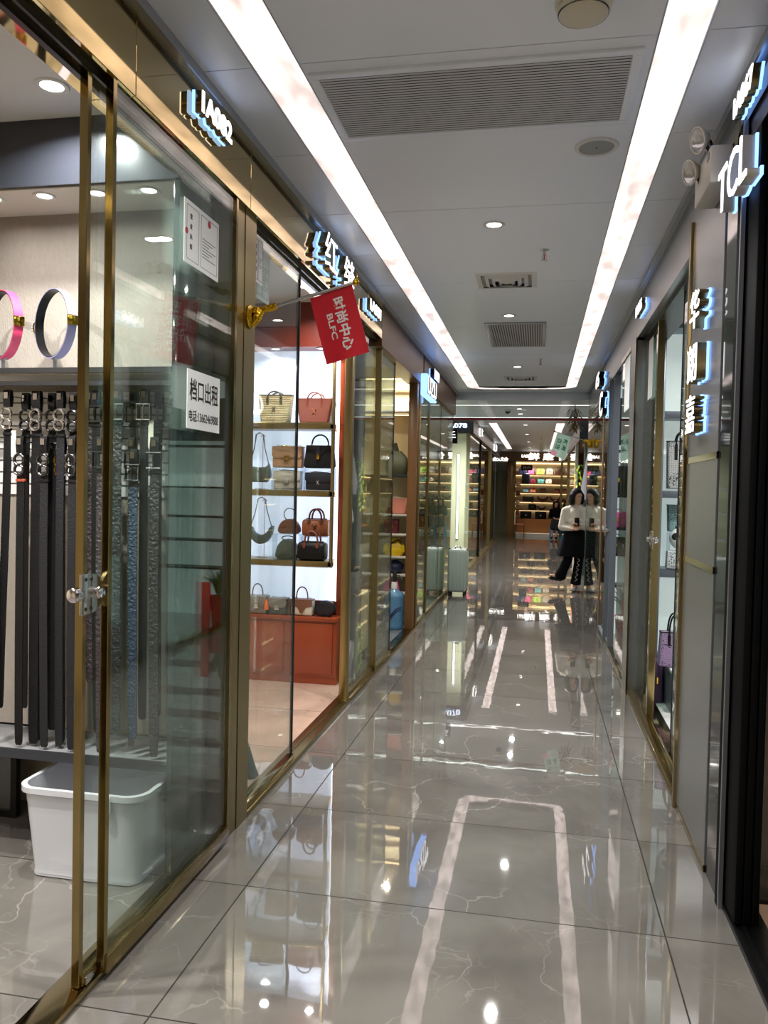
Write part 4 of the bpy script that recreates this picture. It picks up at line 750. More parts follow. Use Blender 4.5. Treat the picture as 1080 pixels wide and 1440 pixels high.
def dome(label, loc, w_, h, d, mat, group=None, ringh=.09):
    t = bag(label, loc, group); lp('body', MB().prism([(-w_/2+.02, 0), (w_/2-.02, 0), (w_/2, .02)]+[(w_/2*math.cos(PI*k/12), .02+(h-.02)*math.sin(PI*k/12)) for k in range(1, 12)]+[(-w_/2, .02)], -d/2, d/2, 'Y', .012, 3), mat, t)
    lp('handle', MB().tube([(w_*.27*math.cos(2*PI*k/24), 0, h-.01+ringh*.5+ringh*.55*math.sin(2*PI*k/24)) for k in range(24)], .004, 8, loop=True), 'leather_black', t); emblem(t, 'gold_satin', 0, -d/2-.004, h*.5, .03); return t
def small(label, loc, w_, h, d, mat, hh=.05, group=None, taper=.8, hmat=None, rz=0):
    t = bag(label, loc, group, rz); lp('body', MB().prism([(-w_/2, .0), (w_/2, 0), (w_/2*taper, h), (-w_/2*taper, h)], -d/2, d/2, 'Y', min(d, w_, h)*.16, 2), mat, t)
    if hh: lp('handle', MB().tube(arc_pts(-w_*.22, w_*.22, h*.96, hh, 0, 8), max(.004, w_*.022), 6), hmat or mat, t)
    lp('clasp', MB().box(-w_*.05, w_*.05, -d/2-.006, -d/2+.004, h*.45, h*.6), 'gold_bright', t); return t
# ------------------------------------------------------------------ shop two: backlit shelves
YS = 6.02; Z1, Z2, Z3, ZC = 2.085, 1.555, 1.0, .55
t = thing('backlit_shelf_unit', 'red wood wall unit with glowing white back and three brass edged bag shelves', 'shelf unit', (-2.2, 6.2, 0))
MB().box(-3.6, -1.60, 6.30, 6.32, .655, 2.69).done('light_panel', 'back_panel', t, smooth=False)
m = MB().box(-3.6, -1.42, 6.10, 6.39, 2.69, 3.04).box(-1.60, -1.585, 6.32, 6.39, .012, 2.69).box(-3.6, -1.6, 6.32, 6.39, .5, 2.69).box(-3.6, -1.6, 6.27, 6.30, .6, .655); m.done('frame', 'red_wood_dark', t)
MB().box(-1.585, -1.50, 6.25, 6.39, .012, 2.7).done('side_panel', 'red_wood', t)
MB().box(-1.60, -1.588, 6.28, 6.30, .655, 2.69).done('edge_light', 'led_white', t)
for z in (Z1, Z2, Z3):
    MB().box(-3.6, -1.60, YS, 6.29, z-.045, z, .003).done('shelf', 'gold_satin', t); MB().box(-3.6, -1.61, YS+.02, 6.28, z-.05, z-.045).done('shelf_underside', 'off_white', t)
    MB().box(-1.60, -1.58, YS+.03, 6.12, z-.045, z-.01, .002).done('bracket', 'steel_dark', t)
MB().box(-1.598, -1.575, 6.05, 6.08, .95, 2.69, .002).done('upright', 'gold_satin', t)
t = thing('base_cabinet', 'orange red wooden base cabinet under the backlit bag shelves', 'cabinet', (-2.2, 6.2, .012))
MB().box(-3.6, -1.535, 6.09, 6.24, .075, .515, .003).done('body', 'red_wood', t); MB().box(-3.6, -1.525, 6.07, 6.24, .515, .55, .004).done('top', 'red_wood', t); MB().box(-3.6, -1.535, 6.10, 6.24, .013, .075).done('plinth', 'red_wood', t)
for a, b in ((-2.35, -1.97), (-1.955, -1.565)): MB().box(a, b, 6.078, 6.092, .10, .50, .003).done('door', 'red_wood', t)
for x, y in ((-1.70, 5.62), (-2.5, 4.9)): downlight(x, y, 3.04, 'ring downlight in the white ceiling of the red wood bag shop' if x > -2 else 'deeper downlight of the red wood bag shop', .055, W_SHOP, 'bag shop downlights')
downlight(-1.72, 6.16, 2.688, 'small downlight under the red wood header', .035, 3, 'header downlights'); downlight(-2.1, 6.16, 2.688, 'small downlight under the red wood header seen through the glass', .035, 3, 'header downlights')
def px(x, z, y=6.15): v = at(x, 700, y); return (v.x, y, z)
tote('woven straw tote with dark leather emblem and handles on the top shelf', px(386, Z1), .22, .28, .215, .13, 'weave', 'straw_dark', .055, emb='straw_dark')
tt = tote('tan leather tote with an embossed emblem on the top shelf', px(442, Z1), .235, .30, .185, .14, 'tan', 'tan', .075, emb='cognac'); lp('side_tie', MB().tube([(.15, 0, .185), (.165, -.01, .16), (.17, -.01, .12)], .003, 6), 'tan', tt)
hobo('dark green shoulder bag hung on a slim stand, second shelf', px(364, Z2), .19, .15, .07, 'green_dark', .40, crescent=False, emb='steel_dark', base_z=.055); stand('slim stand carrying the dark green shoulder bag', px(364, Z2), .45)
riser('clear riser lifting the taupe flap bag', px(405, Z2), .24, .13, .175); riser('clear riser lifting the black top handle bag', px(449, Z2), .23, .13, .175)
flapbag('taupe leather flap bag raised above a pale grey one', px(405, Z2+.176), .245, .165, .09, 'taupe', 'taupe', 'gold_bright', strap='gold_satin'); flapbag('pale grey flap bag below the taupe one', px(405, Z2+.0), .22, .145, .09, 'grey_bag', 'grey_bag', 'silver_bag', strap='chrome')
tophandle('black top handle bag with a gold lock on a clear riser', px(449, Z2+.176), .245, .20, .18, .10, 'leather_black', 'gold_bright', .085); flapbag('black flap bag with a silver emblem on the second shelf', px(449, Z2), .21, .135, .09, 'navy_black', 'navy_black', 'chrome', strap='chrome', emb=True)
hobo('slate blue crescent bag on a slim stand, third shelf', px(368, Z3), .21, .15, .07, 'slate', .38, base_z=.11); stand('slim stand carrying the slate crescent bag', px(368, Z3), .48)
riser('clear riser lifting the half moon bag', px(406, Z3), .22, .12, .20); riser('clear riser lifting the tan barrel bag', px(446, Z3, 6.222), .22, .12, .18)
dome('brown half moon bag with a thin ring handle on a clear riser', px(408, Z3+.201), .18, .12, .08, 'umber')
t = dome('dark green triangular bag with a rounded grip below the half moon bag', px(406, Z3), .19, .16, .09, 'green_dark', ringh=.03)
lp('side_trim', MB().ribbon([(.06, -.05, .15), (.08, -.05, .1), (.09, -.05, .04)], .02, .004, (0, 1, 0)), 'taupe', t)
boston('tan barrel bag with an embossed emblem on a clear riser', px(446, Z3+.181, 6.222), .215, .14, .12, 'cognac', 'umber', .095, emb='sepia'); boston('black barrel bag with brown handles on the third shelf', px(441, Z3, 6.09), .22, .145, .13, 'leather_black', 'umber', .10)
flapbag('silver grey bag with arched handle and orange tag on the red cabinet', px(366, ZC), .165, .135, .1, 'silver_bag', 'silver_bag', 'chrome', strap='arch'); t = flapbag('grey bag between the silver bag and the white saddle bag', px(395, ZC), .15, .125, .1, 'slate', 'silver_bag', 'chrome')
t = thing('bag_charm', 'small orange tassel hanging between the two grey bags on the cabinet', 'charm', px(377, ZC+.08, 6.08)); t.location.y = 6.085; lp('tassel', MB().lathe([(.004, .05), (.012, .03), (.02, -.04), (.0001, -.04)], (0, 0, 0), 10), 'orange', t); lp('cord', MB().tube([(0, 0, .05), (0, .02, .09)], .002, 6), 'leather_black', t)
flapbag('white saddle bag with brown flap and arched handle on the red cabinet', px(429, ZC), .175, .125, .09, 'white_bag', 'mocha', 'gold_bright', strap='arch', saddle=True)
t = bag('dark navy oval bag at the right end of the red cabinet', px(461, ZC)); lp('body', MB().prism([(.085*math.cos(2*PI*k/24), .063+.062*math.sin(2*PI*k/24)) for k in range(24)], -.035, .035, 'Y', .015, 3), 'navy_black', t); lp('piping', MB().tube([(.083*math.cos(2*PI*k/28), -.03, .063+.06*math.sin(2*PI*k/28)) for k in range(28)], .004, 6, loop=True), 'leather_black', t)
tote('brown bag half hidden behind the door edge on the red cabinet', px(408, ZC), .07, .08, .11, .08, 'sepia', 'sepia', .0)
# broom and dustpan behind the glass
t = thing('broom', 'blue handled broom leaning inside the bag shop glass', 'broom', (-1.56, 4.05, .012))
b0 = Vector((-1.56, 4.05, .26)); b1 = Vector((-1.66, 4.02, 1.2)); MB().tube([b0, b1], .012, 10).done('handle', 'grey_cloth', t); MB().lathe([(.022, -.02), (.026, .03), (.02, .13), (.013, .2)], b0, 14).done('socket', 'broom_blue', t)
MB().loft([rr2(.028, .02, .012, .0), rr2(.06, .03, .015, -.08), rr2(.10, .04, .02, -.21), rr2(.115, .045, .02, -.247)]).xf(Matrix.Translation(b0)).done('bristles', 'broom_brush', t); MB().lathe([(.032, -.01), (.036, 0), (.032, .012)], b0, 16).done('collar', 'broom_blue', t)
t = thing('mop_cloth', 'blue cloth hanging on the broom handle', 'cloth', (-1.598, 4.05, .5)); MB().prism([(-.03, 0), (.03, .01), (.035, .16), (.0, .2), (-.035, .15)], -.012, .012, 'Y', .01).xf(Matrix.Translation((-1.598, 4.05, .52))).done('cloth', 'navy', t)
# ------------------------------------------------------------------ shop three: cream shelves
t = thing('cream_shelf_unit', 'cream display unit with open shelves in the third shop on the left', 'shelf unit', (-2, 9.2, 0))
MB().box(-3.8, -1.44, 9.40, 9.43, .1, 2.9).done('back', 'cream_wall', t)
for z in (.38, .59, .80, 1.06, 1.29, 1.743, 2.49): MB().box(-3.8, -1.44, 9.08, 9.4, z-.025, z, .002).done('shelf', 'dark_glass' if z == 1.743 else 'off_white', t)
MB().box(-3.8, -1.44, 9.39, 9.4, 1.80, 2.46).done('upper_panel', 'cream', t); MB().box(-1.445, -1.42, 9.08, 9.42, .0, 2.9).done('side', 'brown_wood', t)
for z in (2.46, 2.88): MB().box(-3.7, -1.5, 9.2, 9.23, z-.02, z-.008).done('light_bar', 'led_warm', t)
def q3(x, z): v = at(x, 700, 9.2); return (v.x-.05, 9.2, z)
t = bag('olive green slouchy bag with a chain on the dark glass shelf', q3(563, 1.743)); lp('body', MB().loft([rr2(.11, .06, .03, .0), rr2(.13, .075, .04, .08), rr2(.12, .055, .04, .2), rr2(.05, .03, .02, .28)]).tube([(.0, 0, .26), (-.03, 0, .36), (-.06, 0, .34)], .03, 8), 'olive', t); lp('chain', MB().tube([(-.05, -.03, .34), (-.06, -.02, .40), (-.09, 0, .45)], .006, 6), 'gold_bright', t)
small('small brown purse on the third cream shelf', q3(560, 1.29), .17, .09, .08, 'umber', .05); tote('rose pink bag with pale lining lying on the third cream shelf', (q3(566, 1.29)[0]+.03, 9.14, 1.29), .15, .2, .17, .1, 'rose', 'rose', .0); flapbag('burgundy box purse on the fourth cream shelf', q3(558, 1.06), .16, .16, .09, 'burgundy', 'burgundy', 'gold_bright')
t = bag('bright yellow gathered bag on the low shelf', q3(562, .80)); lp('body', MB().loft([rr2(.09, .05, .03, .0), rr2(.13, .07, .04, .05), rr2(.12, .06, .04, .12), rr2(.05, .03, .02, .17), rr2(.07, .04, .02, .20)]), 'yellow', t); lp('strap', MB().tube([(-.1, 0, .14), (-.02, -.06, .15), (.05, -.07, .19), (.09, -.06, .16)], .008, 8), 'leather_black', t)
t = bag('navy blue soft bag just above the water bottle', q3(564, .59)); lp('body', MB().ball((0, 0, .07), (.10, .08, .07)).ball((.05, 0, .09), (.05, .06, .05)), 'navy', t); lp('handle', MB().tube(arc_pts(-.06, .06, .10, .05, 0), .01, 8), 'navy', t)
small('pink bag on the lowest cream shelf behind the water bottle', q3(560, .38), .2, .13, .1, 'pink', .04)
t = thing('water_bottle', 'large blue water cooler bottle with a pump on the shop floor', 'water bottle', (-1.565, 8.85, 0))
MB().lathe([(.0001, .004), (.10, .004), (.112, .02), (.115, .05), (.112, .1), (.116, .14), (.116, .30), (.112, .33), (.115, .36), (.105, .40), (.05, .44), (.032, .455), (.032, .48), (.0001, .48)], (-1.565, 8.85, 0), 32).done('bottle', 'bottle_blue', t)
MB().lathe([(.036, .455), (.038, .50), (.03, .53), (.0001, .53)], (-1.565, 8.85, 0), 16).done('cap', 'white_paint', t); MB().lathe([(.024, .53), (.024, .63), (.018, .65), (.0001, .65)], (-1.565, 8.85, 0), 14).tube([(-1.565, 8.85, .60), (-1.50, 8.80, .61), (-1.47, 8.78, .56)], .007, 8).done('pump', 'black_soft', t)
m = MB()
for k in range(2): m.tube([(-1.565+.1165*math.sin(a), 8.85-.1165*math.cos(a), .10+.11*(a+.9)/1.8+.03*k+.03*math.sin(3*a)) for a in [-.9+1.8*q/12 for q in range(13)]], .008, 6)
m.done('label_print', 'navy', t)
t = thing('pale_luggage', 'pale cream suitcase inside the third shop behind the glass', 'suitcase', (-1.75, 7.3, 0)); lp('shell', MB().box(-.2, .2, -.13, .13, .05, .62, .04, 3), 'cream', t); lp('handle', MB().tube([(-.08, .05, .6), (-.08, .05, .7), (.08, .05, .7), (.08, .05, .6)], .008, 8), 'steel', t)
for x in (-.16, .16):
    for y in (-.09, .09): lp('wheel', MB().lathe([(.0001, -.012), (.03, -.012), (.03, .012), (.0001, .012)], (x, y, .03), 14, 'X'), 'rubber', t)
sh = thing('side_shelf_unit', 'cream shelf unit with pale bags behind the tinted glass of the third shop', 'shelf unit', (-2.9, 8, 0))
MB().box(-3.86, -3.84, 6.6, 9.0, 0, 2.8).done('back', 'cream_wall', sh)
for z in (.5, 1.0, 1.5, 2.0, 2.5): MB().box(-3.84, -3.5, 6.6, 9.0, z-.03, z).done('shelf', 'cream_wall', sh)
cols = ['cream', 'taupe', 'rose', 'grey_bag', 'white_bag', 'umber', 'cream', 'straw', 'mocha', 'ivory', 'taupe', 'rose']; pos = ['lowest shelf', 'second shelf', 'third shelf', 'upper shelf']; wh = ['near end', 'middle', 'far end']
nm = dict(cream='cream', taupe='taupe', rose='rose', grey_bag='pale grey', white_bag='off white', umber='brown', straw='straw coloured', mocha='mocha', ivory='ivory')
for k in range(12): small(f'{nm[cols[k]]} handbag, {wh[k%3]} of the {pos[k//3]}, side unit of third shop', (-3.66, 7.0+.8*(k % 3), .5+.5*(k//3)), .26, .2, .12, cols[k], .07, 'bags on the side unit of the third shop', rz=PI/2)
for x, y in ((-1.75, 7.3), (-2.6, 8.3), (-1.62, 9.0)): downlight(x, y, 3.04, {-1.75: 'downlight just inside the third shop glass', -2.6: 'deeper downlight of the third shop', -1.62: 'downlight over the cream shelf unit'}[x], .05, W_SHOP*.8, 'third shop downlights', 'disc_warm', col=(1, .9, .72))
# ------------------------------------------------------------------ shop four and the crossing corner
for x, y, l in ((-1.75, 10.4, 'nearer made up pale blue tube standing in for a reflection in the dark glass'), (-1.72, 11.1, 'farther made up pale blue tube standing in for a reflection in the dark glass')):  # glowing tubes added in place of blue reflections on the shop glass
    t = thing('light_tube', l, 'light tube', (x, y, .9)); MB().box(x-.02, x+.02, y-.03, y, 1.0, 1.95).done('diffuser', 'reflection_blue', t); MB().box(x-.03, x+.03, y, y+.02, .96, 2.0).done('channel', 'alu', t); MB().tube([(x, y+.01, 2.0), (x, y+.01, 3.04)], .004).done('hanger', 'alu', t)
t = thing('glass_shelf_unit', 'glass shelves with small bags behind the dark glass of the fourth shop', 'shelf unit', (-2.5, 12.2, 0))
for z in (.55, 1.0, 1.45, 1.9): MB().box(-3.7, -1.5, 12.15, 12.42, z-.012, z).done('shelf', 'acrylic', t)
for x in (-3.6, -2.5, -1.52): MB().tube([(x, 12.18, 0), (x, 12.18, 2.3)], .012).done('upright', 'chrome', t)
for k, c in enumerate(('umber', 'plum', 'leather_black', 'teal', 'white_bag', 'maroon', 'taupe', 'sky')):
    small(f'{["brown","plum","black","teal","white","maroon","taupe","pale blue"][k]} bag on the glass shelves of the fourth shop', (-1.75-.45*(k % 2), 12.28, .55+.45*(k//2)), .22, .2, .1, c, .07, 'bags on the fourth shop glass shelves')
downlight(-2.3, 11.2, 3.04, 'downlight of the fourth shop behind dark glass', .05, W_SHOP*.7, 'fourth shop downlights')
t = thing('suitcase', 'pale green upright suitcase standing against the corner glass', 'suitcase', (-1.16, 12.05, 0))
MB().box(-1.30, -1.02, 11.86, 12.26, .055, .70, .045, 4).done('shell', 'luggage_green', t); m = MB()
for k in range(5): m.box(-1.018, -1.012, 11.91+.07*k, 11.925+.07*k, .12, .64, .002).box(-1.27+.055*k, -1.26+.055*k, 11.852, 11.862, .12, .64, .002)
m.done('ribs', 'luggage_green', t); MB().box(-1.303, -1.017, 12.055, 12.065, .06, .70, .002).done('zip', 'steel_dark', t); MB().tube([(-1.2, 12.0, .70), (-1.2, 12.0, .73), (-1.12, 12.0, .73), (-1.12, 12.0, .70)], .009, 8).done('handle', 'steel_dark', t)
for x in (-1.27, -1.05):
    for y in (11.92, 12.2): MB().lathe([(.0001, -.014), (.03, -.014), (.03, .014), (.0001, .014)], (x, y, .03), 16, 'X').box(x-.018, x+.018, y-.012, y+.012, .045, .07).done('wheel', 'rubber', t)
# corner display beyond the crossing
t = thing('corner_shelves', 'glass corner shelves in the pale lit shop beyond the crossing', 'shelf unit', (-2.4, 15.95, 0))
for z in (.75, 1.25, 1.72): MB().box(-3.2, -1.36, 15.86, 16.3, z-.02, z).done('shelf', 'acrylic', t)
MB().box(-3.2, -1.40, 16.6, 16.63, 0, 2.7).done('back', 'cream_wall', t)
MB().box(-1.9, -1.42, 15.9, 16.3, 0, .35, .01).done('plinth', 'cream', t)
far = thing('far_left_shelf_unit', 'lit wooden bag shelves behind the left glass of the far aisle', 'shelf unit', (-2.6, 20, 0))
MB().box(-2.62, -2.6, 17, 28.3, 0, 2.6).done('back', 'cream_wall', far); MB().box(-2.58, -2.25, 17, 28.3, 0, .7).done('base', 'cabinet_wood', far)
for z in (.72, 1.15, 1.58, 2.0): MB().box(-2.6, -2.25, 17, 28.3, z-.03, z).done('shelf', 'cabinet_wood', far)
for z in (1.12, 1.55, 1.97): MB().box(-2.58, -2.56, 17, 28.3, z-.02, z).done('light_bar', 'led_warm', far)
cc = ['umber', 'leather_black', 'taupe', 'maroon', 'cream', 'plum', 'sepia', 'grey_bag']; cn = ['brown', 'black', 'taupe', 'maroon', 'cream', 'plum', 'dark brown', 'grey']; cw = ['first', 'second', 'third', 'fourth', 'fifth', 'sixth', 'seventh']
for k in range(28):
    r_, c_ = k//7, k % 7; small(f'{cn[(k*3) % 8]} handbag, {cw[c_]} along the {["lowest","second","third","top"][r_]} shelf of the far left shop', (-2.42, 17.6+1.5*c_, (.72, 1.15, 1.58, 2.0)[r_]), .34, .24+.03*(k % 3), .16, cc[(k*3) % 8], .07, 'bags behind the left glass of the far aisle', rz=PI/2)
for y in (17.5, 21.5, 25.5): downlight(-1.9, y, 2.95, f'{ {17.5:"nearest",21.5:"middle",25.5:"farthest"}[y]} downlight of the far left shops', .06, 22, 'far left shop downlights', 'disc_warm', col=(1, .9, .75))
# ------------------------------------------------------------------ right shops
# near black folding doors
t = struct('door_6', (.79, 3.1, 0))
for k, x in enumerate((.752, .782, .812)):
    lf = MB().box(x-.012, x+.012, 3.04, 3.19, .03, 2.9, .003).done('leaf', 'black_matte', t); MB().lathe([(.008, -.05), (.008, .05), (.0001, .05)], (x+.015, 3.195, 1.05), 10).lathe([(.008, -.05), (.008, .05), (.0001, .05)], (x+.015, 3.195, 2.1), 10).done('hinge', 'steel_dark', lf)
t = thing('black_frame_mirror', 'dark framed glass panel just inside the black entrance at the right edge', 'panel', (1.0, 2.9, 0)); MB().box(.86, .88, 1.7, 1.76, .02, 2.9).box(.86, .88, 2.92, 2.98, .02, 2.9).box(.86, .88, 1.76, 2.92, .02, .06).box(.86, .88, 1.76, 2.92, 2.84, 2.9).done('frame', 'black_metal', t); MB().box(.868, .874, 1.76, 2.92, .06, 2.84).done('panel', 'glass', t); smesh('floor_right_front', MB().box(.84, 3.1, -1.1, 3.25, 0, .012), 'pink_stone')
downlight(2.0, 1.6, 3.04, 'ceiling downlight of the black fronted shop on the right', .05, W_SHOP, 'right shop downlights', 'disc_warm', col=(1, .88, .68))
# emergency light
t = thing('emergency_light', 'white twin head emergency light mounted high on the grey pier', 'emergency light', (.68, 3.6, 2.86))
MB().box(.64, RX-.004, 3.40, 3.72, 2.83, 2.98, .008).done('case', 'off_white', t); MB().box(.638, .642, 3.42, 3.46, 2.93, 2.96).done('status_panel', 'steel_dark', t)
for y, z in ((3.47, 3.03), (3.64, 2.965)):
    h = MB().lathe([(.0001, -.03), (.03, -.03), (.05, .0), (.06, .014), (.06, .021), (.054, .021), (.054, .014), (.046, .0), (.028, -.026), (.0001, -.026)], (0, 0, 0), 24, 'X').xf(Matrix.Translation((.615, y, z)) @ Matrix.Rotation(PI+.35, 4, 'Z') @ Matrix.Scale(.88, 4) @ Matrix.Rotation(.25, 4, 'Y')).done('lamp_head', 'off_white', t)
    MB().lathe([(.054, .014), (.04, -.008), (.014, -.022), (.0001, -.022)], (0, 0, 0), 24, 'X').xf(Matrix.Translation((.615, y, z)) @ Matrix.Rotation(PI+.35, 4, 'Z') @ Matrix.Scale(.88, 4) @ Matrix.Rotation(.25, 4, 'Y')).done('reflector', 'chrome', h); MB().lathe([(.056, .018), (.04, .026), (.0001, .03)], (0, 0, 0), 24, 'X').xf(Matrix.Translation((.615, y, z)) @ Matrix.Rotation(PI+.35, 4, 'Z') @ Matrix.Scale(.88, 4) @ Matrix.Rotation(.25, 4, 'Y')).done('lens', 'lens_clear', h); MB().tube([(.64, y, z-.01), (.66, y, z-.06)], .016, 10).done('swivel', 'steel_dark', h)
# entrance beside the grey pier
t = thing('framed_display_cubes', 'grey framed cube shelves glowing white inside the gold framed entrance on the right', 'shelf unit', (1.3, 6.5, 0))
cells = [(2.22, 2.85), (1.612, 2.166), (1.012, 1.557), (.327, .946)]
MB().box(.95, 3.0, 6.68, 6.7, 0, 3.0).done('back', 'alu_grey', t)
for a, b in cells: MB().box(.95, 2.9, 6.66, 6.68, a, b).done('cell_back', 'cell_glow', t, smooth=False)
zs = [0]+[v for c in cells[::-1] for v in c]+[3.0]
m = MB()
for a, b in zip(zs[::2], zs[1::2]): m.box(.93, 3.0, 6.4, 6.68, a, b, .002)
for x in (.915, 1.45, 2.0): m.box(x-.012, x+.02, 6.39, 6.68, 0, 3.0, .002)
m.done('frame', 'alu_grey', t); MB().box(.905, .91, 6.42, 6.44, .1, 2.95).done('edge_light', 'led_white', t)
smesh('floor_right_shop', MB().box(.84, 3.1, 4.2, 6.75, 0, .012), 'white_paint')
t = thing('display_podium', 'grey podium with white top inside the right entrance', 'podium', (1.3, 6.1, .012)); MB().box(.975, 1.7, 5.95, 6.38, .012, .30, .004).done('body', 'alu_grey', t); MB().box(.97, 1.72, 5.93, 6.39, .30, .325, .003).done('top', 'white_paint', t)
def q2(x, z, y=6.5): v = at(x, 700, y); return (v.x+.10, y, z)
tote('tall silver geometric patterned bag with a dark handle', q2(937, 1.625, 6.52), .2, .22, .36, .1, 'geo_silver', 'leather_black', .11); tote('teal geometric patterned bag resting behind the ball shaped bag', q2(938, 1.29, 6.56), .18, .2, .2, .08, 'geo_teal', 'geo_teal', .0)
t = thing('acrylic_riser', 'clear riser under the teal geometric bag', 'display riser', q2(940, 1.013, 6.545)); lp('top', MB().box(-.09, .2, -.05, .1, .26, .272), 'acrylic', t); lp('leg', MB().box(-.09, -.085, -.05, .1, 0, .26), 'acrylic', t); lp('leg', MB().box(.195, .2, -.05, .1, 0, .26), 'acrylic', t)
t = bag('black and white ball shaped bag', q2(940, 1.16, 6.43)); lp('body', MB().ball((0, 0, .085), .085, 24), 'ball_patches', t); lp('handle', MB().tube(arc_pts(-.04, .04, .16, .03, 0), .005, 8), 'leather_black', t)
small('white geometric patterned bag under the ball shaped bag', q2(936, 1.013, 6.43), .17, .14, .09, 'geo_white', .0, taper=.95)
t = tote('lilac geometric patterned bag with a curved black handle on the podium', q2(934, .327, 6.1), .22, .2, .24, .12, 'geo_purple', 'leather_black', .16)
small('deep purple bag low behind the gold door posts', (.92, 6.30, .012), .09, .32, .12, 'plum', .0)
for x, y in ((1.25, 5.4), (2.0, 4.8)): downlight(x, y, 3.04, 'downlight inside the gold framed entrance' if x < 1.5 else 'deeper downlight of the gold framed shop', .05, W_SHOP, 'right shop downlights')
for x, y0, y1, z0, z1, l in ((.79, 6.0, 6.22, 2.28, 2.72, 'pale paper sheet inside the recessed glass by the grey column'), (.735, 6.95, 7.35, 2.3, 2.75, 'pale paper poster high on the glass beyond the grey column')):
    t = thing('glass_poster', l, 'poster', (x, (y0+y1)/2, z0)); MB().box(x-.006, x-.003, y0, y1, z0, z1).done('sheet', 'paper', t, smooth=False)
# next entrance
t = thing('white_shelf_unit', 'white shelf unit with black edges in the next entrance on the right', 'shelf unit', (1.3, 9.0, 0)); MB().box(.78, 3, 9.12, 9.15, 0, 2.9).done('back', 'cell_glow', t)
for z in (2.05, 1.56, 1.21, .93, .60): MB().box(.78, 3, 8.85, 9.12, z-.02, z).done('shelf', 'black_soft', t)
MB().box(.76, 3, 8.85, 8.9, 2.1, 2.6).done('header', 'charcoal', t)
def q4(x, z, y=8.95): v = at(x, 700, y); return (v.x+.02, y, z)
small('dark grey ruffled bag on the second shelf of the next entrance', q4(866, 1.56), .24, .32, .12, 'leather_char', .05); small('pink and white bag on the third shelf of the next entrance', q4(866, 1.21), .26, .17, .12, 'pink', .04); small('dark green bag on the fourth shelf of the next entrance', q4(865, .93), .24, .18, .12, 'green_dark', .04)
t = thing('potted_plant', 'leafy green plant in a red pot inside the next entrance', 'plant', q4(864, 0, 8.55)); t.location.x += .12; lp('pot', MB().lathe([(.0001, 0), (.07, 0), (.1, .3), (.105, .32), (.09, .32), (.08, .28), (.0001, .28)], n=20), 'red_vivid', t)
m = MB()
for k in range(26):
    a = k*2.4; r_ = .06+.05*(k % 3); h = .22+.03*(k % 7); m.ribbon([(0, 0, .28), (r_*.5*math.cos(a), r_*.5*math.sin(a), .28+h*.7), (r_*1.6*math.cos(a), r_*1.6*math.sin(a), .28+h)], [.008, .03, .004], .002, (-math.sin(a), math.cos(a), 0))
lp('leaves', m, 'leaf', t)
t = thing('red_banner', 'tall narrow red strip standing by the next entrance', 'banner', q4(866, 0, 8.15)); t.location.x += .12; lp('strip', MB().box(-.05, .05, -.012, .012, .0, .52, .004), 'red_vivid', t)
downlight(1.5, 8.0, 3.04, 'downlight of the next entrance on the right', .05, W_SHOP, 'right shop downlights'); downlight(1.6, 11, 3.04, 'downlight of the farthest near shop on the right', .05, W_SHOP, 'right shop downlights', 'disc_warm', col=(1, .88, .7))
# corner shop on the right: lit racks behind glass
t = thing('corner_rack', 'brown shelf racks with warm lamps behind the right corner glass', 'shelf unit', (1.4, 11.5, 0)); MB().box(1.5, 1.53, 9.8, 12.3, 0, 2.7).done('back', 'brown_wood', t)
for z in (.5, .95, 1.35, 1.75, 2.15): MB().box(1.2, 1.5, 9.8, 12.3, z-.02, z).done('shelf', 'brown_wood', t)
for z in (.9, 1.3, 1.7): MB().box(1.46, 1.48, 9.8, 12.3, z-.02, z).done('light_bar', 'led_warm', t)
for k in range(16):
    r_, c_ = k//4, k % 4; small(f'{cn[(k*5) % 8]} handbag, {cw[c_]} along the {["lowest","second","third","top"][r_]} rack of the right corner shop', (1.34, 10.1+.6*c_, (.5, .95, 1.35, 1.75)[r_]), .3, .2+.03*(k % 3), .14, cc[(k*5) % 8], .06, 'bags on the right corner racks', rz=-PI/2)
# second flag
P0 = Vector((RX-.002, 11.4, 2.28)); P1 = at(781, 607, 11.4)
f2, b0, tp, d = flag('pale green and pink flag with dark green characters at the right', P0, P1, 0, 0, 0, 0)
m = MB(); m.lathe([(.0001, 0), (.07, 0), (.07, -.01), (.04, -.03)], P0, 16, 'X').tube([P0, P0+d*.12], [.035, .02], 10).ball(P0+Vector((-.04, 0, -.03)), (.04, .03, .05), 10).done('wall_bracket', 'brass_cast', f2)
A = at(784, 608, 11.38); Bq = at(803, 615, 11.4); C_ = at(774, 639, 11.36); D_ = at(795, 647, 11.4)
m, pt = cloth_patch(A, Bq, C_, D_, wav=.012); cl = m.done('cloth', 'flag_green', f2); m, pt2 = cloth_patch(A.lerp(C_, .78)+Vector((0, -.004, 0)), A.lerp(C_, .78).lerp(Bq.lerp(D_, .78), .62)+Vector((0, -.004, 0)), C_+Vector((0, -.004, 0)), C_.lerp(D_, .62)+Vector((0, -.004, 0)), wav=0); m.done('pink_corner', 'flag_pink', cl)
side = -1 if (Bq-A).cross(C_-A).normalized().dot(Vector((0, 0, EYE))-A) < 0 else 1; ep = -.002 if side < 0 else .005
m = MB(); on_cloth(m, '新潮', pt, .52, .16, .34, .48, True, ep, .02); m.done('lettering', 'print_green', cl, smooth=False); m = MB(); on_cloth(m, '百货', pt, .12, .2, .34, .5, True, ep, .02); m.done('lettering', 'print_green', cl, smooth=False)
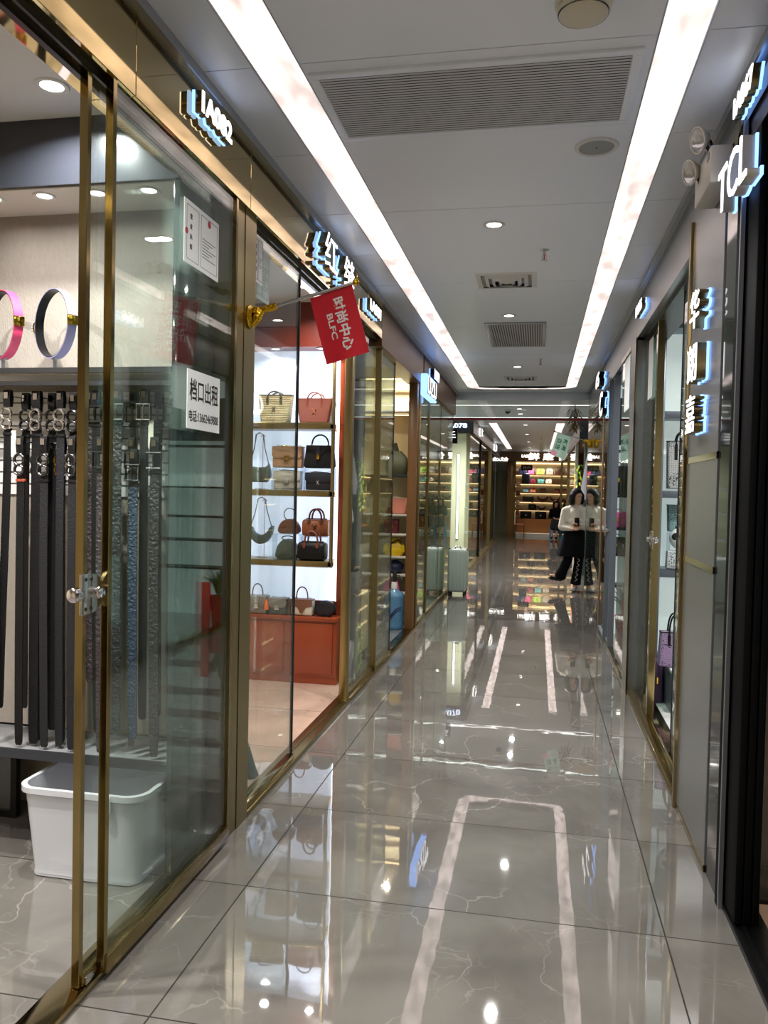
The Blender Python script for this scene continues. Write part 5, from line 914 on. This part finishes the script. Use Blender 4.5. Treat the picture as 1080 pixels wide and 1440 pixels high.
# things at the far right of the crossing
t = thing('hanging_dry_plant', 'brown dried plant bunch hanging from the crossing ceiling at the right', 'plant', (.55, 13.2, CZ2)); m = MB()
for k in range(60):
    a = k*2.4; z = CZ2-.08-.36*(k/60); r_ = .05+.05*math.sin(k*1.3)**2; p = Vector((.55, 13.2, z)); m.ribbon([p, p+Vector((r_*math.cos(a), r_*math.sin(a), .02)), p+Vector((1.7*r_*math.cos(a), 1.7*r_*math.sin(a), -.05))], [.01, .035, .005], .002, (-math.sin(a), math.cos(a), 0))
m.done('leaves', 'dry_leaf', t); MB().tube([(.55, 13.2, CZ2), (.55, 13.2, CZ2-.45)], .008).done('stem', 'dry_leaf', t)
t = thing('hanging_plant', 'yellow green trailing plant against the dark green column', 'plant', (.9, 15.6, 2.0)); m = MB()
for k in range(70):
    a = k*2.4; z = 2.1-1.0*(k/70); p = Vector((.9+.16*(1 if k % 2 else -1), 15.62, z)); r_ = .06; m.ribbon([p, p+Vector((r_*math.cos(a), -abs(r_*math.sin(a)), .02)), p+Vector((1.6*r_*math.cos(a), -abs(1.6*r_*math.sin(a)), -.05))], [.008, .035, .004], .002, (-math.sin(a), math.cos(a), .01))
m.done('leaves', 'leaf_yellow', t); MB().tube([(.9, 15.63, 2.1), (.9, 15.71, 2.1)], .008).tube([(.74, 15.63, 2.1), (.74, 15.63, 1.1)], .006).tube([(1.06, 15.63, 2.1), (1.06, 15.63, 1.1)], .006).tube([(.74, 15.63, 2.1), (1.06, 15.63, 2.1)], .008).done('stem', 'leaf', t)
t = thing('folded_umbrella', 'closed grey umbrella hanging against the dark green column', 'umbrella', (.9, 15.5, 1.5)); MB().lathe([(.0001, 1.42), (.09, 1.46), (.11, 1.7), (.06, 2.0), (.025, 2.25), (.0001, 2.3)], (.9, 15.38, 0), 14).done('canopy', 'grey_cloth', t); MB().tube([(.9, 15.38, 2.25), (.9, 15.38, 2.45), (.9, 15.695, 2.46)], .009).done('hook', 'steel', t)
t = thing('glowing_edge_post', 'slim post with a warm glowing edge at the right of the far aisle', 'post', (.77, 17, 0)); MB().box(.74, .80, 16.95, 17.02, 0, 2.6, .003).done('post', 'off_white', t); MB().box(.732, .742, 16.945, 16.955, .3, 1.9).done('glow_strip', 'led_orange', t)
rr_ = thing('far_right_shelf_unit', 'lit shelves with small goods behind the right glass of the far aisle', 'shelf unit', (1.6, 20, 0)); MB().box(1.58, 1.6, 17.2, 28.3, 0, 2.6).done('back', 'wall_warm', rr_)
for z in (.7, 1.1, 1.5, 1.9): MB().box(1.25, 1.58, 17.2, 28.3, z-.03, z).done('shelf', 'cabinet_wood', rr_)
for z in (1.07, 1.47, 1.87): MB().box(1.55, 1.57, 17.2, 28.3, z-.02, z).done('light_bar', 'led_warm', rr_)
for k in range(18):
    r_, c_ = k//6, k % 6; small(f'{cn[(k*5+2) % 8]} bag, {cw[c_]} along the {["lowest","middle","top"][r_]} shelf of the far right shop', (1.42, 17.9+1.7*c_, (.7, 1.1, 1.5)[r_]), .3, .22, .14, cc[(k*5+2) % 8], .06, 'bags behind the right glass of the far aisle', rz=-PI/2)
for y in (18.5, 23.5): downlight(1.15, y, 2.95, f'{ {18.5:"nearer",23.5:"farther"}[y]} downlight of the far right shop', .06, 18, 'far right shop downlights', 'disc_warm', col=(1, .9, .75))
# ------------------------------------------------------------------ end shop
smesh('wall_back_pier', MB().box(-1.08, -.78, 28.5, 28.75, 0, 2.68, .006).box(.78, .9, 28.5, 28.75, 0, 2.68), 'gold_stone'); smesh('window_end', MB().box(-1.5, -1.09, 28.62, 28.63, .02, 2.6), 'glass_dark', smooth=False)
smesh('wall_end_left', MB().box(-3, -1.1, 30.0, 30.05, 0, 2.9).box(-1.09, -1.05, 28.75, 30.0, 0, 2.9), 'wall_warm'); smesh('floor_end_step', MB().box(-.78, .78, 28.7, 29.3, 0, .1), 'white_paint'); smesh('ceiling_end_shop', MB().box(-3, 3, 28.8, 30.5, 2.68, 2.72), 'white_paint')
t = thing('end_bag_shelves', 'wooden bag shelves glowing warm at the end of the aisle', 'shelf unit', (0, 29.4, 0))
MB().box(-1.0, 1.0, 29.62, 29.65, .1, 2.66).done('back', 'wall_warm', t); MB().box(-.72, 1.0, 29.2, 29.6, .1, .60).done('base', 'cabinet_wood', t); m = MB()
for x in (-.46, -.2, .06, .32, .58): m.box(x-.003, x+.003, 29.194, 29.2, .12, .58)
m.done('door_gaps', 'brown_wood', t); ZS = (2.21, 1.885, 1.555, 1.235, .935)
for z in ZS: MB().box(-1.0, 1.0, 29.28, 29.62, z-.03, z).done('shelf', 'brown_wood', t); MB().box(-1.0, 1.0, 29.56, 29.6, z-.045, z-.03).done('light_bar', 'led_warm', t)
MB().box(-1.0, 1.0, 29.55, 29.6, 2.6, 2.64).done('top_light', 'led_warm', t); MB().box(-1.0, -.84, 29.27, 29.3, .1, 2.66).done('side_panel', 'brown_wood', t)
rows = [[('navy', 'navy'), ('pink', 'pink'), ('lime', 'lime green'), ('silver_bag', 'silver'), ('chocolate', 'dark brown')], [('leather_black', 'black'), ('maroon', 'maroon'), ('teal', 'teal'), ('white_bag', 'white')], [('sky', 'pale blue'), ('salmon', 'salmon pink'), ('chocolate', 'dark brown'), ('umber', 'brown')], [('navy_black', 'black'), ('sepia', 'dark brown'), ('umber', 'brown')], [('leather_black', 'black'), ('ivory', 'ivory trimmed black')]]
X_ = [[734, 745, 759, 772, 785], [738, 749, 760, 771], [739, 749, 763, 783], [743, 763, 781], [749, 762]]
rn = ['top shelf', 'second shelf', 'third shelf', 'fourth shelf', 'fifth shelf']
for r_, row in enumerate(rows):
    for c_, (mt, nme) in enumerate(row):
        v = at(X_[r_][c_], 700, 29.42); wd = (.28, .24, .22, .4, .3)[r_]; hh = (.22, .17, .17, .2, .2)[r_]
        if r_ == 3: o = hobo(f'{nme} slouchy bag on the {rn[r_]} of the end shop', (v.x, 29.42, ZS[r_]), wd, hh, .14, mt, hh+.05, 'bags at the end of the aisle', crescent=(c_ != 0), base_z=0)
        elif r_ == 4 and c_ == 1: o = hobo(f'{nme} crescent bag on the {rn[r_]} of the end shop', (v.x, 29.42, ZS[r_]), .3, .14, .1, 'leather_black', .26, 'bags at the end of the aisle', base_z=0)
        else: small(f'{nme} handbag on the {rn[r_]} of the end shop', (v.x, 29.42, ZS[r_]), wd, hh, .14, mt, .07, 'bags at the end of the aisle', taper=(.8 if c_ % 2 else .95))
for k, x in enumerate((740, 761)):
    v = at(x, 700, 29.4); t = bag(f'{["left","right"][k]} one of two black glossy cases on the wooden base of the end shop', (v.x, 29.4, .602), 'black cases'); lp('body', MB().box(-.2, .2, -.09, .09, 0, .27, .015, 2), 'black_metal', t); lp('latch', MB().box(-.03, .03, -.096, -.088, .12, .15), 'chrome', t)
t = thing('backpack', 'dark blue backpack hanging at the left of the end shop opening', 'backpack', (-.44, 28.95, 1.75)); lp('body', MB().box(-.14, .14, -.09, .09, .1, .5, .06, 3), 'navy', t); lp('pocket', MB().box(-.1, .1, -.13, -.08, .12, .3, .03, 3), 'navy_black', t); lp('strap', MB().tube([(-.08, 0, .46), (-.04, 0, .72), (.04, 0, .72), (.08, 0, .46)], .018, 8), 'navy_black', t); lp('hook', MB().tube([(0, 0, .70), (0, 0, .93)], .006, 6), 'steel', t)
t = thing('small_board', 'small dark notice board with white writing in the end shop opening', 'sign', (at(741, 650, 28.8).x, 28.8, 2.34)); lp('board', MB().box(-.2, .2, -.012, .012, 0, .2, .004), 'black_soft', t); mm = MB(); text(mm, '特价', 1, 'E', (0, -.0135, .1), ext=.001, fit=(.28, .12), bold=.01); lp('lettering', mm, 'print_white', t, smooth=False); lp('wire', MB().tube([(-.15, 0, .2), (-.15, 0, .34)], .004).tube([(.15, 0, .2), (.15, 0, .34)], .004), 'steel', t)
t = thing('narrow_side_shelves', 'narrow lit side shelves at the left jamb of the end shop', 'shelf unit', (-.7, 29, 0)); 
for z in (.75, 1.1, 1.45, 1.8): MB().box(-.80, -.60, 28.85, 29.25, z-.02, z).done('shelf', 'cabinet_wood', t); MB().box(-.80, -.78, 28.85, 29.25, z-.05, z-.02).done('light_bar', 'led_warm', t)
MB().box(-.82, -.80, 28.85, 29.25, .1, 2.2).done('back', 'cabinet_wood', t)
for k, z in enumerate((.75, 1.1, 1.45, 1.8)): small(f'small {["tan","white","brown","pale"][k]} purse on the {["lowest","second","third","highest"][k]} narrow side shelf', (-.70, 28.95, z), .16, .16, .12, ('cognac', 'white_bag', 'umber', 'ivory')[k], .04, 'purses on the narrow side shelves')
t = thing('wooden_chair', 'small wooden chair at the left foot of the end shop opening', 'chair', (-.72, 28.2, 0)); lp('seat', MB().box(-.02, .3, -.18, .18, .42, .45, .008), 'cognac', t); lp('backrest', MB().box(-.06, -.03, -.18, .18, .45, .88, .008), 'ivory', t)
for x in (-.02, .27):
    for y in (-.15, .15): lp('leg', MB().tube([(x, y, .42), (x*1.05, y*1.05, 0)], .014, 8), 'brown_wood', t)
for x in (-.3, .4): downlight(x, 29.0, 2.68, 'left downlight inside the end shop' if x < 0 else 'right downlight inside the end shop', .06, 16, 'end shop downlights', 'disc_warm', col=(1, .88, .7))
# ================================================================== PEOPLE
def face(m, c, s, yaw):                     # nose, brow, lips in the head's own frame (front = -Y), before the remesh
    R_ = Matrix.Translation(c) @ Matrix.Rotation(yaw, 4, 'Z')
    def p(x, y, z): return R_ @ Vector((x*s, y*s, z*s))
    m.limb(p(0, -.088, .005), p(0, -.108, -.03), .009*s, .014*s, 8); m.ball(p(0, -.086, -.062), .018*s, 10); m.ball(p(-.03, -.075, .022), .02*s, 10).ball(p(.03, -.075, .022), .02*s, 10); m.ball(p(0, -.062, -.095), .03*s, 10)
    for sg in (-1, 1): m.ball(p(sg*.078, .005, -.015), (.012*s, .02*s, .028*s), 8)
    return p
def head(m, c, s, yaw):
    R_ = Matrix.Translation(c) @ Matrix.Rotation(yaw, 4, 'Z')
    t_ = MB(); t_.ball((0, .005, .02), (.074*s, .092*s, .095*s), 20).ball((0, -.02, -.045), (.058*s, .062*s, .07*s), 16); t_.xf(R_)
    me = bpy.data.meshes.new('h'); t_.bm.to_mesh(me); t_.bm.free(); m.mesh(me, Matrix.Identity(4)); bpy.data.meshes.remove(me)
    return face(m, c, s, yaw)
def hand(m, w_, dirv, nrm, s=1.0):          # palm, four bent fingers and a thumb
    d = Vector(dirv).normalized(); n = Vector(nrm); n = (n-d*d.dot(n)).normalized(); sd = d.cross(n); w_ = Vector(w_)
    m.limb(w_, w_+d*.045*s, .022*s, .024*s, 8)
    for k, (o, L_) in enumerate(((-.027, .062), (-.009, .074), (.009, .07), (.026, .055))):
        a = w_+d*.06*s+sd*o*s; b = a+d*L_*.5*s+n*.006*s; c = b+(d*.8+n*.6).normalized()*L_*.55*s; m.limb(a-d*.02*s, b, .0098*s, .009*s, 6); m.limb(b, c, .009*s, .0075*s, 6)
    a = w_+d*.02*s-sd*.022*s; b = a+(d*.6-sd*.7+n*.3).normalized()*.04*s; m.limb(a, b, .012*s, .010*s, 6); m.limb(b, b+(d*.9+n*.3).normalized()*.03*s, .010*s, .008*s, 6)
# --- standing woman leaning by the right corner glass
wx, wy = .60, 13.15
T = Vector((wx, wy, 0))
P = thing('person', 'standing woman in white blouse and black skirt, one foot raised, by corner glass', 'person', T)
def V(x, y, z): return T+Vector((x, y, z))
yw = .55
m = MB(); HS = .97; hc = V(.02, -.02, 1.515); fp = head(m, hc, HS, yw)
m.limb(V(.01, .0, 1.33), V(.015, -.005, 1.45), .05, .046)                         # neck
m.limb(V(-.12, 0, 1.30), V(.13, 0, 1.30), .06, .06).limb(V(0, 0, 1.25), V(0, 0, 1.02), .12, .10).limb(V(0, 0, 1.0), V(0, .0, .86), .12, .13)
LS, RS = V(-.165, 0, 1.29), V(.165, 0, 1.29); LE, RE = V(-.20, -.02, 1.03), V(.19, -.03, 1.03); LW, RW = V(-.04, -.19, 1.0), V(.05, -.19, 1.06)
m.limb(LS, LE, .05, .04).limb(LE, LW, .038, .028).limb(RS, RE, .05, .04).limb(RE, RW, .038, .028)
hand(m, LW, (1, -.25, .15), (0, -.5, .9)); hand(m, RW, (-.8, -.4, .35), (0, -.6, -.5))
HL, HR = V(-.075, 0, .84), V(.075, 0, .84); KR, AR = V(.07, -.03, .46), V(.03, -.0, .09); KL, AL = V(-.10, -.06, .50), V(-.22, .08, .20)
m.limb(HR, KR, .085, .055).limb(KR, AR, .052, .034).limb(HL, KL, .085, .055).limb(KL, AL, .052, .034)
m.limb(AR, V(.0, -.13, .045), .034, .026).limb(AL, V(-.36, .02, .235), .034, .024)
m.done('body', 'skin', P, remesh=.011)
# hair: cap with a side parting and chin length sides
h = MB(); R_ = Matrix.Rotation(yw, 4, 'Z')
def hp(x, y, z): return hc+(R_ @ Vector((x, y, z)))*HS
for a in range(26):
    an = -1.85+3.7*a/25; b = an+PI/2
    top = hp(.045*math.cos(b)*1, .03+.05*math.sin(b), .115); mid = hp(.094*math.cos(b), .012+.10*math.sin(b), .03); low = hp(.10*math.cos(b), .012+.105*math.sin(b), -.07); end = hp(.088*math.cos(b), .02+.095*math.sin(b), -.135)
    h.tube([top, mid, low, end], [.03, .034, .032, .016], 8)
h.ball(hp(0, .026, .06), (.092, .102, .088), 18); h.done('hair', 'hair', P, remesh=.011)
e = MB()
for sg in (-1, 1): e.ball(fp(sg*.03, -.092, .01), (.012, .006, .006), 8)
e.done('eyes', 'eye_dark', P); MB().limb(fp(-.017, -.102, -.058), fp(.017, -.102, -.058), .005, .005, 6).done('lips', 'lips', P)
m = MB(); m.limb(V(-.13, 0, 1.30), V(.14, 0, 1.30), .066, .066).limb(V(0, .0, 1.24), V(0, -.01, 1.0), .13, .125).limb(LS, LE, .058, .068).limb(RS, RE, .058, .068).limb(LE, LE.lerp(LW, .75), .068, .04).limb(RE, RE.lerp(RW, .75), .068, .04).limb(V(-.05, .0, 1.35), V(.06, .0, 1.35), .055, .055); m.ball(V(-.06, -.08, 1.12), (.07, .06, .06)).ball(V(.07, -.08, 1.12), (.07, .06, .06))
m.done('blouse', 'cloth_white', P, remesh=.012)
m = MB(); rings = []
for k in range(9):
    f = k/8; rx = .145+.115*f; ry = .12+.08*f; z = 1.02-.46*f; rings.append([V(rx*(1+.05*f*math.sin(7*a))*math.cos(a)-.02*f, ry*(1+.05*f*math.sin(7*a+1))*math.sin(a), z) for a in [2*PI*q/36 for q in range(36)]])
m.loft(rings); m.done('skirt', 'cloth_black', P)
def trouser(h_, k_, a_, flare):
    return MB().tube([h_, h_.lerp(k_, .5), k_, k_.lerp(a_, .5), a_.lerp(k_, .06)], [.095, .085, .072, .075, flare], 18)
trouser(HR, KR, AR, .085).done('trouser_leg', 'cloth_black', P); trouser(HL, KL, AL, .095).done('trouser_leg', 'cloth_black', P)
def lace(p0, p1, n): 
    mm = MB()
    for k in range(n):
        a = p0.lerp(p1, k/n); b = p0.lerp(p1, (k+.8)/n); mm.tube([a+Vector((-.02, 0, 0)), a.lerp(b, .5)+Vector((.02, -.008, 0)), b+Vector((-.015, 0, 0))], .0035, 6)
    return mm
lace(KR+Vector((.0, -.085, .08)), AR+Vector((.0, -.09, .06)), 5).done('embroidery', 'cloth_white', P)
def shoe(heel, toe, mat, nm='shoe', r=.042):
    d = (toe-heel).normalized(); mm = MB(); mm.tube([heel-d*.035, heel, heel.lerp(toe, .5), heel.lerp(toe, .85), toe], [.02, r*.9, r*.95, r*.85, r*.3], 14); return mm.done(nm, mat, P)
shoe(V(.03, .02, .042), V(-.03, -.20, .036), 'shoe_white', r=.04); shoe(AL+Vector((.02, .02, -.03)), V(-.39, .0, .20), 'leather_black', r=.036)
MB().box(wx-.02, wx+.055, wy-.225, wy-.21, 1.05, 1.19, .006).done('held_phone', 'black_metal', P)
# --- seated woman on the blue stool
T = Vector((at(781, 755, 27.6).x, 27.6, 0))
t = thing('plastic_stool', 'pale blue plastic stool under the seated woman at the end shop', 'stool', T)
lp('seat', MB().box(-.19, .19, -.17, .17, .43, .46, .012, 3), 'blue_stool', t)
for sx in (-1, 1):
    for sy in (-1, 1): lp('leg', MB().prism([(-.035, 0), (.035, 0), (.03, .43), (-.03, .43)], -.012, .012, 'Y').xf(Matrix.Translation((sx*.17, sy*.15, 0))), 'blue_stool', t)
lp('apron', MB().box(-.19, .19, -.17, -.155, .2, .43).box(-.19, .19, .155, .17, .2, .43).box(-.185, -.17, -.15, .15, .25, .43).box(.17, .185, -.15, .15, .25, .43), 'blue_stool', t)
P = thing('person', 'seated woman in dark clothes with crossed arms on a blue stool at the end shop', 'person', T); P.location.z = .462; T = T+Vector((0, 0, .03))
m = MB(); hc = V(.0, -.05, 1.145); fp = head(m, hc, HS, .1); m.limb(V(0, -.01, .98), V(0, -.03, 1.08), .048, .045)
m.limb(V(-.12, 0, .94), V(.12, 0, .94), .06, .06).limb(V(0, 0, .9), V(0, .02, .6), .12, .13)
LS, RS = V(-.16, 0, .93), V(.16, 0, .93); LE, RE = V(-.2, -.1, .72), V(.2, -.08, .70); LW, RW = V(.02, -.24, .66), V(.15, -.26, .62)
m.limb(LS, LE, .05, .04).limb(LE, LW, .038, .028).limb(RS, RE, .05, .04).limb(RE, RW, .038, .028); hand(m, LW, (.8, -.4, -.2), (0, -.4, .9)); hand(m, RW, (-.7, -.6, -.2), (0, -.4, .9))
HL, HR = V(-.09, .0, .555), V(.09, .0, .555); KL, KR = V(-.09, -.38, .56), V(.06, -.40, .54); AL, AR = V(-.12, -.36, .10), V(.02, -.44, .10)
m.limb(HL, KL, .085, .058).limb(HR, KR, .085, .058).limb(KL, AL, .054, .034).limb(KR, AR, .054, .034).limb(AL, V(-.14, -.5, .045), .034, .025).limb(AR, V(.0, -.58, .045), .034, .025)
m.done('body', 'skin', P, remesh=.012)
h = MB(); yw = .1; R_ = Matrix.Rotation(yw, 4, 'Z')
for a in range(22):
    an = -1.8+3.6*a/21; b = an+PI/2; h.tube([hp(.045*math.cos(b), .03+.05*math.sin(b), .115), hp(.094*math.cos(b), .012+.10*math.sin(b), .03), hp(.10*math.cos(b), .012+.105*math.sin(b), -.09), hp(.1*math.cos(b), .02+.095*math.sin(b), -.22)], [.03, .034, .03, .016], 8)
h.ball(hp(0, .026, .06), (.092, .102, .088), 18); h.done('hair', 'hair', P, remesh=.012)
m = MB(); m.limb(V(-.13, 0, .94), V(.13, 0, .94), .07, .07).limb(V(0, 0, .9), V(0, .02, .62), .145, .15).limb(LS, LE, .062, .055).limb(RS, RE, .062, .055).limb(LE, LE.lerp(LW, .4), .055, .05).limb(RE, RE.lerp(RW, .4), .055, .05); m.done('top', 'cloth_black', P, remesh=.013)
m = MB(); m.limb(V(-.07, .03, .57), V(-.08, -.40, .57), .095, .09).limb(V(.07, .03, .57), V(.07, -.42, .55), .095, .09).limb(V(-.07, -.41, .56), V(-.1, -.40, .38), .09, .1).limb(V(.06, -.43, .54), V(.05, -.44, .36), .09, .1); m.done('skirt', 'cloth_navy', P, remesh=.014)
e = MB()
for sg in (-1, 1): e.ball(fp(sg*.03, -.092, .01), (.012, .006, .006), 8)
e.done('eyes', 'eye_dark', P); MB().limb(fp(-.017, -.102, -.058), fp(.017, -.102, -.058), .005, .005, 6).done('lips', 'lips', P)
shoe(V(-.12, -.34, .05), V(-.145, -.56, .035), 'leather_black'); shoe(V(.02, -.42, .05), V(-.005, -.64, .035), 'leather_black')
